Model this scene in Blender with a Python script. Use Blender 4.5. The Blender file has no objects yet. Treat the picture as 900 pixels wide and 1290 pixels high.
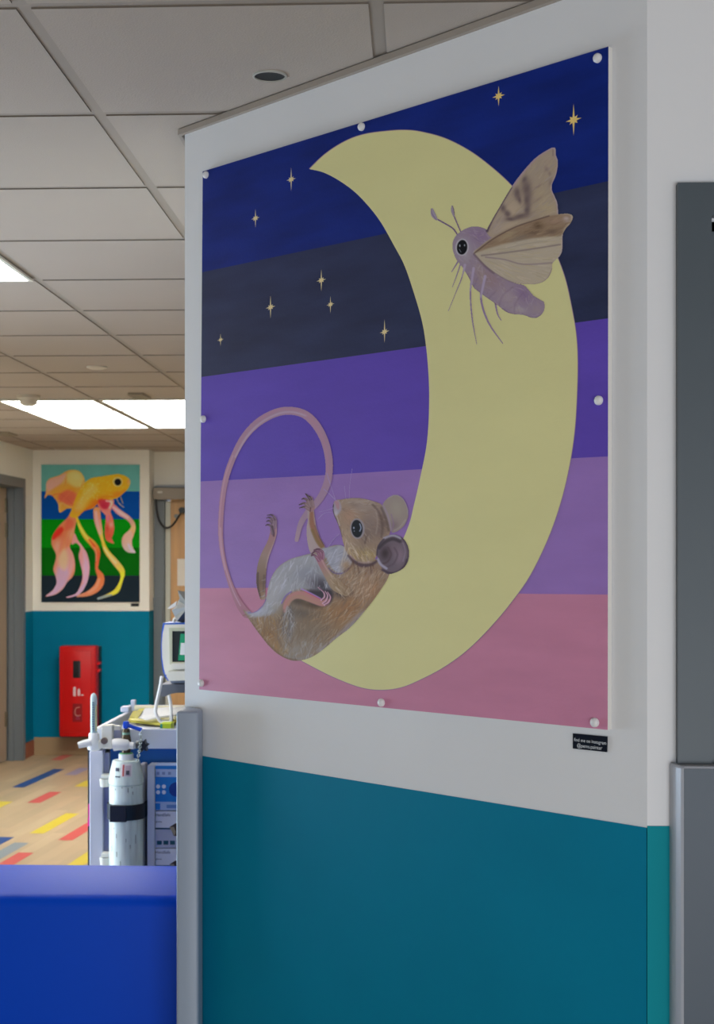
import bpy, bmesh, math, random
import numpy as np
from mathutils import Vector, Matrix
random.seed(7); RNG = np.random.RandomState(11)
scene = bpy.context.scene
COL = scene.collection

# ------------------------------------------------------------------ camera model
F, CX, CY, EYE = 1870.0, 450.0, 706.0, 1.65
YAW = math.radians(2.36)
FWD = np.array([-math.sin(YAW), math.cos(YAW), 0.0]); RGT = np.array([math.cos(YAW), math.sin(YAW), 0.0])
CEIL = 2.5875
def ray(x, y):
    x = np.asarray(x, float); y = np.asarray(y, float)
    return FWD + ((x-CX)/F)[..., None]*RGT + (-(y-CY)/F)[..., None]*np.array([0, 0, 1.0])
O = np.array([0, 0, EYE])
def on_y(x, y, Y):
    d = ray(x, y); return O + d*(Y/d[..., 1])[..., None]
def on_x(x, y, X):
    d = ray(x, y); return O + d*(X/d[..., 0])[..., None]
def on_z(x, y, Z):
    d = ray(x, y); return O + d*((Z-EYE)/d[..., 2])[..., None]
A = np.array([-.506, 3.202, 0]); B = np.array([.358, 2.338, 0])
WN = np.array([-.70711, -.70711, 0]); WU = np.array([.70711, -.70711, 0])
def on_w(x, y, off=0.0):
    d = ray(x, y); k = float(A@WN)+off
    return O + d*(k/(d@WN))[..., None]
V = lambda a: tuple(float(q) for q in a)

# ------------------------------------------------------------------ helpers
def lin(c):
    r = []
    for v in c:
        v = v/255.0
        r.append(v/12.92 if v <= .04045 else ((v+.055)/1.055)**2.4)
    return r
def mat(name, rgb, rough=.5, metal=0.0, spec=.5, var=0.0, scale=(8, 8, 8), bump=0.0, bscale=60, coat=0.0, mul=1.0, trans=0.0, ior=1.45):
    m = bpy.data.materials.new(name); m.use_nodes = True
    nt = m.node_tree; p = nt.nodes['Principled BSDF']
    c = [min(1.0, v*mul) for v in lin(rgb)]
    p.inputs['Base Color'].default_value = (*c, 1)
    p.inputs['Roughness'].default_value = rough; p.inputs['Metallic'].default_value = metal
    p.inputs['Specular IOR Level'].default_value = spec
    p.inputs['Coat Weight'].default_value = coat
    p.inputs['Transmission Weight'].default_value = trans; p.inputs['IOR'].default_value = ior
    if var or bump:
        tc = nt.nodes.new('ShaderNodeTexCoord'); mp = nt.nodes.new('ShaderNodeMapping')
        nt.links.new(tc.outputs['Object'], mp.inputs['Vector'])
    if var:
        mp.inputs['Scale'].default_value = scale
        n = nt.nodes.new('ShaderNodeTexNoise'); n.inputs['Scale'].default_value = 1.0; n.inputs['Detail'].default_value = 5
        nt.links.new(mp.outputs[0], n.inputs['Vector'])
        r = nt.nodes.new('ShaderNodeMapRange'); r.inputs['From Min'].default_value = .25; r.inputs['From Max'].default_value = .75
        nt.links.new(n.outputs['Fac'], r.inputs['Value'])
        mx = nt.nodes.new('ShaderNodeMix'); mx.data_type = 'RGBA'
        mx.inputs[6].default_value = (*[v*(1-var) for v in c], 1); mx.inputs[7].default_value = (*[min(1, v*(1+var)+var*.01) for v in c], 1)
        nt.links.new(r.outputs[0], mx.inputs[0]); nt.links.new(mx.outputs[2], p.inputs['Base Color'])
    if bump:
        n2 = nt.nodes.new('ShaderNodeTexNoise'); n2.inputs['Scale'].default_value = bscale; n2.inputs['Detail'].default_value = 3
        nt.links.new(tc.outputs['Object'], n2.inputs['Vector'])
        b = nt.nodes.new('ShaderNodeBump'); b.inputs['Strength'].default_value = bump; b.inputs['Distance'].default_value = .01
        nt.links.new(n2.outputs['Fac'], b.inputs['Height']); nt.links.new(b.outputs[0], p.inputs['Normal'])
    return m
def emis(name, rgb, s):
    m = bpy.data.materials.new(name); m.use_nodes = True; p = m.node_tree.nodes['Principled BSDF']
    p.inputs['Base Color'].default_value = (*rgb, 1); p.inputs['Emission Color'].default_value = (*rgb, 1); p.inputs['Emission Strength'].default_value = s
    return m
def attr_mat(name, rough=.55):
    m = bpy.data.materials.new(name); m.use_nodes = True; nt = m.node_tree; p = nt.nodes['Principled BSDF']
    a = nt.nodes.new('ShaderNodeAttribute'); a.attribute_name = 'paint'
    nt.links.new(a.outputs['Color'], p.inputs['Base Color']); p.inputs['Roughness'].default_value = rough
    p.inputs['Specular IOR Level'].default_value = .15
    return m

WL = {}
def thing(name, label, cat, loc=(0, 0, 0), group=None):
    o = bpy.data.objects.new(name, None); COL.objects.link(o); o.empty_display_size = .05
    o.location = loc; o['label'] = label; o['category'] = cat
    if group: o['group'] = group
    WL[o] = Vector(loc); return o
def obj(name, bm, mats, parent=None, base=None, label=None, smooth=False):
    me = bpy.data.meshes.new(name)
    loc = WL[parent] if parent is not None else Vector(base or (0, 0, 0))
    bmesh.ops.translate(bm, verts=bm.verts, vec=-loc)
    bmesh.ops.recalc_face_normals(bm, faces=bm.faces)
    bm.to_mesh(me); bm.free()
    for m in (mats if isinstance(mats, (list, tuple)) else [mats]): me.materials.append(m)
    if smooth:
        for p in me.polygons: p.use_smooth = True
        try: me.set_sharp_from_angle(angle=math.radians(40))
        except Exception: pass
    o = bpy.data.objects.new(name, me); COL.objects.link(o)
    if parent is not None: o.parent = parent; WL[o] = loc.copy()
    else: o.location = loc; WL[o] = loc.copy()
    if label: o['label'] = label
    return o
def tag(o, label, cat, group=None):
    o['label'] = label; o['category'] = cat
    if group: o['group'] = group
    return o
def struct(o, label=None, cat=None):
    o['kind'] = 'structure'
    if label: o['label'] = label
    if cat: o['category'] = cat
    return o
NB = bmesh.new
def box(bm, lo, hi, bev=0.0, seg=2, mi=0, M=None):
    lo = Vector(lo); hi = Vector(hi); n0 = len(bm.faces)
    r = bmesh.ops.create_cube(bm, size=1.0); vs = r['verts']
    for v in vs: v.co = Vector(((lo[i]+hi[i])/2 + v.co[i]*(hi[i]-lo[i]) for i in range(3)))
    fs = set(f for v in vs for f in v.link_faces)
    if bev > 0:
        es = list(set(e for v in vs for e in v.link_edges))
        rr = bmesh.ops.bevel(bm, geom=es, offset=bev, segments=seg, profile=.5, affect='EDGES')
    bm.faces.ensure_lookup_table()
    nf = bm.faces[n0:] if bev <= 0 else [f for f in bm.faces if f.index < 0 or True][n0:]
    for f in nf: f.material_index = mi
    if M is not None:
        seen = set(v for f in nf for v in f.verts)
        for v in seen: v.co = M @ v.co
    return nf
def tube(bm, pts, rad, n=10, cap=True, mi=0):
    pts = [Vector(p) for p in pts]; rr = rad if isinstance(rad, (list, tuple)) else [rad]*len(pts)
    rings = []; up = Vector((0, 0, 1)); prev = None
    for i, p in enumerate(pts):
        t = (pts[min(i+1, len(pts)-1)]-pts[max(i-1, 0)])
        t = t.normalized() if t.length > 1e-9 else Vector((0, 0, 1))
        if prev is None:
            a = t.cross(up if abs(t.z) < .9 else Vector((1, 0, 0))).normalized()
        else:
            a = (prev - t*prev.dot(t)).normalized()
        prev = a; b = t.cross(a)
        rings.append([bm.verts.new(p + (a*math.cos(2*math.pi*k/n)+b*math.sin(2*math.pi*k/n))*rr[i]) for k in range(n)])
    for i in range(len(rings)-1):
        for k in range(n):
            f = bm.faces.new((rings[i][k], rings[i][(k+1) % n], rings[i+1][(k+1) % n], rings[i+1][k])); f.material_index = mi
    if cap:
        for r in (rings[0][::-1], rings[-1]):
            f = bm.faces.new(r); f.material_index = mi
def lathe(bm, c, prof, n=32, mi=0):
    tube(bm, [(c[0], c[1], c[2]+z) for r, z in prof], [max(r, 1e-4) for r, z in prof], n, True, mi)
def lathe_z(bm, c, prof, n=32, mi=0):           # profile with arbitrary z order, axis z
    rings = [[bm.verts.new((c[0]+max(r, 1e-4)*math.cos(2*math.pi*k/n), c[1]+max(r, 1e-4)*math.sin(2*math.pi*k/n), c[2]+z)) for k in range(n)] for r, z in prof]
    for i in range(len(rings)-1):
        for k in range(n):
            f = bm.faces.new((rings[i][k], rings[i][(k+1) % n], rings[i+1][(k+1) % n], rings[i+1][k])); f.material_index = mi
    for r in (rings[0][::-1], rings[-1]): bm.faces.new(r).material_index = mi
def prism(bm, pts, vec, mi=0, mi_side=None):
    vec = Vector(vec)
    a = [bm.verts.new(Vector(p)) for p in pts]; b = [bm.verts.new(Vector(p)+vec) for p in pts]
    n = len(a); f1 = bm.faces.new(a); f2 = bm.faces.new(b[::-1])
    f1.material_index = f2.material_index = mi
    for i in range(n):
        f = bm.faces.new((a[i], b[i], b[(i+1) % n], a[(i+1) % n])); f.material_index = mi if mi_side is None else mi_side
def face(bm, pts, mi=0):
    f = bm.faces.new([bm.verts.new(V(p)) for p in pts]); f.material_index = mi; return f
def smooth_path(pts, n=6, closed=False):
    P = [Vector(p) for p in pts]; out = []; N = len(P); last = N if closed else N-1
    for i in range(last):
        if closed: p0, p1, p2, p3 = P[i-1], P[i], P[(i+1) % N], P[(i+2) % N]
        else: p0, p1, p2, p3 = P[max(i-1, 0)], P[i], P[i+1], P[min(i+2, N-1)]
        for k in range(n):
            t = k/n
            out.append(.5*((2*p1)+(-p0+p2)*t+(2*p0-5*p1+4*p2-p3)*t*t+(-p0+3*p1-3*p2+p3)*t**3))
    if not closed: out.append(P[-1])
    return out
def text_mesh(s, size, origin, ux, uz, align='LEFT', ext=.0003):
    cu = bpy.data.curves.new('lettering', 'FONT'); cu.body = s; cu.size = size; cu.align_x = align; cu.extrude = 0
    to = bpy.data.objects.new('lettering', cu); COL.objects.link(to)
    dg = bpy.context.evaluated_depsgraph_get(); dg.update()
    me = bpy.data.meshes.new_from_object(to.evaluated_get(dg))
    bm = NB(); bm.from_mesh(me); bpy.data.objects.remove(to); bpy.data.curves.remove(cu); bpy.data.meshes.remove(me)
    ux = Vector(ux); uz = Vector(uz); o = Vector(origin)
    for v in bm.verts: v.co = o + ux*v.co.x + uz*v.co.y
    return bm

# ------------------------------------------------------------------ paint engine (flat painted pictures as coloured meshes)
class Paint:
    def __init__(s, x0, y0, x1, y1, ss):
        s.x0, s.y0, s.ss = x0, y0, ss
        s.W = int((x1-x0)*ss)+1; s.H = int((y1-y0)*ss)+1
        s.rgb = np.zeros((s.H, s.W, 3)); s.a = np.zeros((s.H, s.W))
        s.xs = x0+np.arange(s.W)/ss; s.ys = y0+np.arange(s.H)/ss
    def win(s, xa, ya, xb, yb):
        i0 = max(0, int((xa-s.x0)*s.ss)); i1 = min(s.W, int((xb-s.x0)*s.ss)+2)
        j0 = max(0, int((ya-s.y0)*s.ss)); j1 = min(s.H, int((yb-s.y0)*s.ss)+2)
        if i1 <= i0 or j1 <= j0: return None
        sl = (slice(j0, j1), slice(i0, i1)); X, Y = np.meshgrid(s.xs[i0:i1], s.ys[j0:j1]); return sl, X, Y
    def comp(s, sl, m, col, add):
        a = s.a[sl]; col = np.asarray(col, float)
        if not add: m = m*(a > .5)
        mm = np.where((a < .5) & (m > 0.02), 1.0, m)[..., None] if add else m[..., None]
        s.rgb[sl] = s.rgb[sl]*(1-mm)+col*mm
        if add: s.a[sl] = np.maximum(a, m)
    @staticmethod
    def sub(pts, closed, n=3):
        return np.array([(p.x, p.y) for p in smooth_path([(x, y, 0) for x, y in pts], n, closed)])
    def sdf(s, P, X, Y):
        d = np.full(X.shape, 1e9); ins = np.zeros(X.shape, bool); n = len(P)
        for i in range(n):
            ax, ay = P[i]; bx, by = P[(i+1) % n]; ex, ey = bx-ax, by-ay; L = ex*ex+ey*ey+1e-12
            t = np.clip(((X-ax)*ex+(Y-ay)*ey)/L, 0, 1)
            d = np.minimum(d, (X-ax-t*ex)**2+(Y-ay-t*ey)**2)
            if ay != by:
                c = ((ay > Y) != (by > Y)) & (X < (bx-ax)*(Y-ay)/(by-ay)+ax); ins ^= c
        d = np.sqrt(d); return np.where(ins, -d, d)
    def poly(s, pts, col, soft=.7, op=1.0, add=False, smooth=True):
        P = s.sub(pts, True) if smooth else np.array(pts, float)
        w = s.win(P[:, 0].min()-soft-1, P[:, 1].min()-soft-1, P[:, 0].max()+soft+1, P[:, 1].max()+soft+1)
        if w is None: return
        sl, X, Y = w
        m = np.clip(.5-s.sdf(P, X, Y)/(2*soft), 0, 1)*op
        s.comp(sl, m, col, add)
    def stroke(s, pts, ws, col, soft=.5, op=1.0, add=False, n=4, raw=False):
        if not isinstance(ws, (list, tuple)): ws = [ws]*len(pts)
        if raw or len(pts) < 3: Q = np.array([(x, y, w) for (x, y), w in zip(pts, ws)], float)
        else: Q = np.array([tuple(p) for p in smooth_path([(x, y, w) for (x, y), w in zip(pts, ws)], n)])
        cols = col if isinstance(col[0], (list, tuple)) else None
        mw = Q[:, 2].max()/2+soft+1
        w = s.win(Q[:, 0].min()-mw, Q[:, 1].min()-mw, Q[:, 0].max()+mw, Q[:, 1].max()+mw)
        if w is None: return
        sl, X, Y = w; best = np.full(X.shape, 1e9); T = np.zeros(X.shape)
        for i in range(len(Q)-1):
            ax, ay, aw = Q[i]; bx, by, bw = Q[i+1]; ex, ey = bx-ax, by-ay; L = ex*ex+ey*ey+1e-12
            t = np.clip(((X-ax)*ex+(Y-ay)*ey)/L, 0, 1)
            sd = np.hypot(X-ax-t*ex, Y-ay-t*ey)-(aw+(bw-aw)*t)/2
            u = sd < best; best = np.where(u, sd, best); T = np.where(u, (i+t)/(len(Q)-1), T)
        m = np.clip(.5-best/(2*soft), 0, 1)*op
        if cols:
            C = np.array(cols, float); k = T*(len(C)-1); i0 = np.clip(k.astype(int), 0, len(C)-2); fr = (k-i0)[..., None]
            col = C[i0]*(1-fr)+C[i0+1]*fr
        s.comp(sl, m, col, add)
    def blob(s, x, y, rx, ry, ang, col, op=1.0, hard=False, add=False):
        R = max(rx, ry)*(1.1 if hard else 2.2)
        w = s.win(x-R, y-R, x+R, y+R)
        if w is None: return
        sl, X, Y = w; c, sn = math.cos(ang), math.sin(ang); dx, dy = X-x, Y-y
        q = ((dx*c+dy*sn)/rx)**2+((-dx*sn+dy*c)/ry)**2
        m = (np.clip((1-np.sqrt(q))*min(rx, ry)/.8+.5, 0, 1) if hard else np.exp(-q*1.2))*op
        s.comp(sl, m, col, add)
    def fur(s, n, pts, ang, ln, wd, cols, op=.6, jit=.35):
        P = s.sub(pts, True); x0, y0 = P.min(0); x1, y1 = P.max(0); k = 0
        while k < n:
            x, y = RNG.uniform(x0, x1), RNG.uniform(y0, y1); k += 1
            if s.sdf(P, np.array([x]), np.array([y]))[0] > 0: continue
            a = (ang(x, y) if callable(ang) else ang)+RNG.normal(0, jit); l = ln*RNG.uniform(.5, 1.3)
            c = np.array(cols[RNG.randint(len(cols))])*RNG.uniform(.92, 1.08)
            bx, by = x+math.cos(a)*l*.5, y+math.sin(a)*l*.5; a2 = a+RNG.normal(0, .2)
            s.stroke([(x, y), (bx, by), (bx+math.cos(a2)*l*.5, by+math.sin(a2)*l*.5)], [wd, wd, .2], tuple(c), .5, op*RNG.uniform(.6, 1.2), raw=True)
    def mesh(s, name, proj, material, parent, K, label=None):
        am = s.a > .5
        fm = am[:-1, :-1].astype(int)+am[1:, :-1]+am[:-1, 1:]+am[1:, 1:] >= 3
        use = np.zeros(am.shape, bool)
        use[:-1, :-1] |= fm; use[1:, :-1] |= fm; use[:-1, 1:] |= fm; use[1:, 1:] |= fm
        idx = -np.ones(am.shape, int); idx[use] = np.arange(use.sum())
        X, Y = np.meshgrid(s.xs, s.ys); co = proj(X[use], Y[use]) - np.array(WL[parent])
        J, I = np.nonzero(fm)
        q = np.stack([idx[J, I], idx[J+1, I], idx[J+1, I+1], idx[J, I+1]], 1)
        # corners never painted take the nearest painted colour
        rgb = s.rgb.copy(); bad = use & (s.a <= .02)
        for dj, di in ((0, 1), (1, 0), (0, -1), (-1, 0)):
            sh = np.roll(np.roll(s.rgb, dj, 0), di, 1); sa = np.roll(np.roll(s.a, dj, 0), di, 1)
            f = bad & (sa > .5); rgb[f] = sh[f]; bad &= ~f
        c = np.clip(rgb[use]/255, 0, 1); c = np.where(c <= .04045, c/12.92, ((c+.055)/1.055)**2.4)*np.array(K); c = np.clip(c, 0, .95)
        me = bpy.data.meshes.new(name); me.from_pydata(co.tolist(), [], q.tolist())
        at = me.color_attributes.new('paint', 'FLOAT_COLOR', 'POINT')
        at.data.foreach_set('color', np.concatenate([c, np.ones((len(c), 1))], 1).ravel())
        me.materials.append(material); me.update()
        o = bpy.data.objects.new(name, me); COL.objects.link(o); o.parent = parent; WL[o] = WL[parent].copy()
        if label: o['label'] = label
        return o

# ------------------------------------------------------------------ tuning
EXPO = 0.15
KP = (1.38, 1.38, 1.32)      # mural pigments: photo colour -> reflectance
KF = (1.45, 1.4, 1.45)      # goldfish pigments
def pk(rgb, K=KP): return [min(.95, v*k) for v, k in zip(lin(rgb), K)]
def unlin(c): return [255*(v*12.92 if v <= .0031308 else 1.055*v**(1/2.4)-.055) for v in c]
def pmat(name, rgb, K=KP, **kw): return mat(name, unlin(pk(rgb, K)), **kw)

# ------------------------------------------------------------------ materials
m_wall = mat('wall_white', (224, 225, 228), .6, var=.02, scale=(3, 3, 3), bump=.03, bscale=90)
m_wallfar = mat('wall_cream', (242, 240, 230), .6, var=.02, scale=(2, 2, 2))
m_teal = mat('teal_vinyl', (0, 124, 157), .55, spec=.1, var=.05, scale=(5, 5, 5), bump=.02, bscale=40)
m_tile = mat('ceiling_tile', (174, 163, 153), .9, var=.03, scale=(2, 2, 2), bump=.15, bscale=260)
m_bar = mat('ceiling_bar', (156, 146, 136), .6)
m_dark = mat('black_void', (14, 14, 15), .6)
m_frame = mat('door_grey', (72, 82, 90), .45, var=.03)
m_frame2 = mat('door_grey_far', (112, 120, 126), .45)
m_cladd = mat('cladding_grey', (78, 88, 100), .4, spec=.3, bump=.02, bscale=400)
m_guard = mat('guard_grey', (152, 164, 182), .4)
m_guardr = mat('guard_edge_lit_grey', (176, 180, 190), .35)  # guard flank made paler, side light put into its colour
m_wood = mat('door_wood', (205, 160, 110), .45, var=.12, scale=(30, 30, 2))
m_white = mat('white_plastic', (228, 228, 230), .4)
m_offw = mat('offwhite_plastic', (220, 218, 208), .45)
m_lilac = mat('lilac_grey_metal', (196, 198, 212), .4)
m_black = mat('black_plastic', (22, 23, 26), .4)
m_blue = mat('blue_vinyl', (0, 72, 204), .45, spec=.14, bump=.02, bscale=120)
m_red = mat('red_plastic', (205, 10, 14), .35)
m_darkred = mat('dark_red_print', (150, 14, 24), .4)

# ------------------------------------------------------------------ floor
XL, XR, YB, YF, YF2 = -3.27, 2.6, -3.0, 12.48, 12.72
beiges = [(190, 166, 132), (184, 161, 128), (194, 171, 137), (188, 163, 130), (180, 158, 126)]
fm = [mat('floor_plank', c, .42, var=.07, scale=(6, 1.5, 6)) for c in beiges]
fcol = {'blue': (40, 78, 140), 'red': (205, 90, 84), 'yellow': (212, 190, 62), 'grey': (138, 146, 150), 'mauve': (150, 146, 176)}
fi = {}
for k, c in fcol.items(): fi[k] = len(fm); fm.append(mat('floor_plank_'+k, c, .42, var=.05, scale=(6, 2, 6)))
bm = NB()
th = math.radians(4.35); pd = np.array([math.sin(th), math.cos(th)]); pw = np.array([math.cos(th), -math.sin(th)])
for i in range(-54, 46):
    off = (i*.37) % 1.0*.9
    for j in range(-4, 15):
        c = pw*(i*.08)+pd*(j*.9+off)
        if not (XL-.3 < c[0] < XR+.3 and -1.2 < c[1] < 13.2): continue
        q = [c, c+pw*.08, c+pw*.08+pd*.9, c+pd*.9]
        q = [(min(max(p[0], XL-.3), XR), min(p[1], 13.3)) for p in q]
        face(bm, [(p[0], p[1], 0) for p in q], random.randrange(5))
# coloured inlay planks: centre of near end / far end traced on the floor
for k, a, b in (('blue', (22.5, 992), (61.5, 968.6)), ('mauve', (88, 976.5), (106, 967.5)), ('red', (70, 957.7), (85, 950.8)), ('red', (42, 1011.5), (62.5, 997.5)),
                ('yellow', (46, 1050), (79, 1024.5)), ('red', (82, 1058.5), (112, 1036)), ('blue', (-30, 1075), (4, 1054.5)), ('grey', (-20, 1088), (22, 1061.5)),
                ('red', (-8, 1098), (24, 1074)), ('yellow', (92, 1092), (118, 1071)), ('yellow', (101, 991), (113, 984)), ('yellow', (-12, 1019), (2, 1010))):
    pa = on_z(*a, 0.0)[:2]; pb = on_z(*b, 0.0)[:2]; L = max(.3, float((pb-pa)@pd)); w = pw*.045
    q = [pa-w, pa+w, pa+w+pd*L, pa-w+pd*L]
    face(bm, [(p[0], p[1], .0006) for p in q], fi[k])
n0 = len(bm.faces)
face(bm, [(XL-.3, YB, -.002), (XR, YB, -.002), (XR, 13.3, -.002), (XL-.3, 13.3, -.002)], 0)
struct(obj('floor', bm, fm), 'beige vinyl plank floor with scattered blue red and yellow planks', 'floor')

# ------------------------------------------------------------------ ceiling
GX0, GXS, GY0, GYS = -.671, .60, 2.487, .607
bm = NB(); g = .013
for i in range(-6, 7):
    for k in range(-10, 18):
        x0 = GX0+GXS*i; y0 = GY0+GYS*k
        a = [max(XL, x0+g), y0+g, min(XR, x0+GXS-g), min(12.9, y0+GYS-g)]
        if a[2]-a[0] < .05 or a[3]-a[1] < .05: continue
        r = bmesh.ops.create_cube(bm, size=1.0)
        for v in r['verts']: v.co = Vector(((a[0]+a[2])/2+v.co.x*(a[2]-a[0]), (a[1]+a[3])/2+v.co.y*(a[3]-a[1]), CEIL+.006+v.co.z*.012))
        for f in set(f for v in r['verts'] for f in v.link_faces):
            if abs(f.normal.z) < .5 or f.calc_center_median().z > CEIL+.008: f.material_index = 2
bm.normal_update()
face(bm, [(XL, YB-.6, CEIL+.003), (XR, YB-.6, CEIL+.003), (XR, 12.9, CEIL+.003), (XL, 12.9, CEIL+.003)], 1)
face(bm, [(XL-.3, YB-.6, CEIL+.06), (XR+.2, YB-.6, CEIL+.06), (XR+.2, 13.3, CEIL+.06), (XL-.3, 13.3, CEIL+.06)], 1)
struct(obj('ceiling', bm, [m_tile, m_bar, mat('tile_edge_shade', (112, 103, 94), .9)]), 'suspended ceiling of square pale tiles in a grid', 'ceiling')  # last material: shade of the joint gaps coloured onto the tile sides

# ------------------------------------------------------------------ walls
DADO = 1.232
def wall_panel(bm, p, q, nrm, z_d, thick, mi_hi=0, mi_lo=1, z1=CEIL+.03):
    p = Vector((p[0], p[1], 0)); q = Vector((q[0], q[1], 0)); n = Vector(nrm)
    for z0, zz, mi, ex in ((0, z_d, mi_lo, .002), (z_d, z1, mi_hi, 0)):
        f = n*ex
        prism(bm, [p+f+Vector((0, 0, z0)), q+f+Vector((0, 0, z0)), q+f+Vector((0, 0, zz)), p+f+Vector((0, 0, zz))], -n*(thick+ex), mi)
# mural wall as one solid block: 45 degree face, return face into the room, door wall, leaving the door opening
DX0, DX1, DZ1 = .446, 1.36, 2.165        # near door opening
bm = NB()
blk = [A, B, np.array([B[0], 2.338+.15, 0]), np.array([A[0]+.15, 3.2+.06, 0])]
for z0, zz, mi in ((0, DADO, 1), (DADO, CEIL+.03, 0)):
    e = .0015 if mi else 0
    pts = [A+WN*e, B+WN*e, B+np.array([0, .2, 0]), A+np.array([.2, .15, 0]), A+np.array([0, .15, 0])]
    prism(bm, [(p[0], p[1], z0) for p in pts], (0, 0, zz-z0), mi)
struct(obj('wall_center', bm, [m_wall, m_teal]), 'angled white wall with teal lower half behind the moon painting', 'wall')
bm = NB()
wall_panel(bm, (A[0], 3.352), (A[0], 4.3), (-1, 0, 0), 1.22, .12)
struct(obj('wall_side', bm, [m_wallfar, m_teal]), 'side wall running back from the angled corner', 'wall')
bm = NB(); yb = 2.338
for x0, x1, z0, z1, mi in ((B[0], DX0, 0, 1.235, 1), (B[0], DX0, 1.235, CEIL+.03, 0), (DX0, DX1, DZ1, CEIL+.03, 0), (DX1, XR, 0, 1.235, 1), (DX1, XR, 1.235, CEIL+.03, 0)):
    box(bm, (x0, yb-(.0015 if mi else 0), z0), (x1, yb+.14, z1), mi=mi)
struct(obj('wall_right', bm, [m_wall, mat('teal_vinyl_right_lit', (0, 136, 150), .55, spec=.1, var=.04, scale=(5, 5, 5))]), 'white wall with teal base around the near grey door', 'wall')  # teal copy made brighter and greener, this wall's different light in the colour
# far wall
FX = float(on_y(188, 700, YF)[0])
bm = NB()
wall_panel(bm, (XL, YF), (FX, YF), (0, -1, 0), 1.222, .5)
struct(obj('wall_back', bm, [m_wallfar, m_teal]), 'far cream wall with teal lower half behind goldfish painting', 'wall')
FDX0 = float(on_y(196, 700, YF2)[0]); 
bm = NB()
wall_panel(bm, (FDX0+1.02, YF2), (XR+.1, YF2), (0, -1, 0), 1.222, .26)
box(bm, (FDX0, YF2, 2.30), (FDX0+1.02, YF2+.26, CEIL+.03)); box(bm, (FX-.02, YF2, 0), (FDX0+.0, YF2+.26, CEIL+.03))
struct(obj('wall_recess', bm, [m_wallfar, m_teal]), 'recessed far wall around the wooden door', 'wall')
# left wall with a deep door opening near its far end
LD0, LD1, LDZ = 11.1, 12.12, 2.27
bm = NB()
wall_panel(bm, (XL, YB), (XL, LD0), (1, 0, 0), 1.222, .25)
wall_panel(bm, (XL, LD1), (XL, YF+.2), (1, 0, 0), 1.222, .25)
box(bm, (XL-.25, LD0, LDZ), (XL, LD1, CEIL+.03))
struct(obj('wall_left', bm, [m_wallfar, m_teal]), 'left side wall with teal lower half beside far doorway', 'wall')
bm = NB(); box(bm, (XR, YB, 0), (XR+.12, 12.9, CEIL+.03)); struct(obj('wall_far_right', bm, m_wall), 'plain white side wall', 'wall')
# skirtings
m_skirt = mat('skirting_beige', (170, 146, 112), .45)
bm = NB(); box(bm, (XL+.012, YF-.012, 0), (FX, YF-.0025, .15), .003); struct(obj('baseboard_back', bm, m_skirt), 'beige skirting along far wall', 'skirting')
bm = NB(); box(bm, (XL+.0025, LD1+.09, 0), (XL+.014, YF-.013, .13), .003); struct(obj('baseboard_left', bm, mat('skirting_brown', (150, 84, 62), .5)), 'reddish brown skirting by the far left door', 'skirting')
# ceiling edge trim over the mural wall
bm = NB()
t0 = A-WU*.012; pts = [t0, B+WU*.004, B+WU*.004+WN*.010, t0+WN*.010]
prism(bm, [(p[0], p[1], CEIL-.014) for p in pts], (0, 0, .0115))
pts = [t0, t0+WN*.010, t0+WN*.010+np.array([0, .16, 0]), t0+np.array([0, .16, 0])]
prism(bm, [(p[0], p[1], CEIL-.014) for p in pts], (0, 0, .0115))
struct(obj('trim_1', bm, m_bar), 'grey metal angle where ceiling meets the angled wall', 'trim')

# ------------------------------------------------------------------ near door (right edge)
bm = NB(); ax0 = float(on_y(852, 600, yb)[0]); ax1 = ax0+.052; at = 2.236
yf = yb-.018
prism(bm, [(ax0, yf, 0), (ax1, yf, 0), (ax1, yf, at-.052), (ax0, yf, at)], (0, .018, 0))
prism(bm, [(ax0, yf, at), (ax1, yf, at-.052), (DX1-.0, yf, at-.052), (DX1+.052, yf, at)], (0, .018, 0))
prism(bm, [(DX1, yf, 0), (DX1+.052, yf, 0), (DX1+.052, yf, at), (DX1, yf, at-.052)], (0, .018, 0))
d3 = struct(obj('door_3', bm, m_frame, base=(0.9, yb, 0)), 'grey door with grey surround at the right edge', 'door')
bm = NB()
box(bm, (ax1, yf+.008, 0), (ax1+.016, yb+.10, at-.06)); box(bm, (ax1, yf+.008, at-.075), (DX1, yb+.10, at-.06)); box(bm, (ax1+.016, yb+.03, 0), (ax1+.03, yb+.1, at-.08)); box(bm, (ax1+.016, yb+.03, at-.095), (DX1, yb+.1, at-.08))
box(bm, (DX1-.014, yf+.008, 0), (DX1, yb+.10, at-.06))
obj('door_lining', bm, m_frame, d3)
bm = NB(); box(bm, (ax1+.034, yb+.045, .008), (DX1-.018, yb+.089, at-.10), .002)
lf = obj('door_leaf', bm, mat('leaf_grey', (86, 93, 100), .45), d3)
bm = NB(); tube(bm, [(DX1-.09, yb+.045, 1.02), (DX1-.09, yb-.01, 1.02), (DX1-.2, yb-.01, 1.02)], .009); obj('door_handle', bm, mat('handle_steel', (170, 172, 175), .3, 1), lf, smooth=True)
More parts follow.
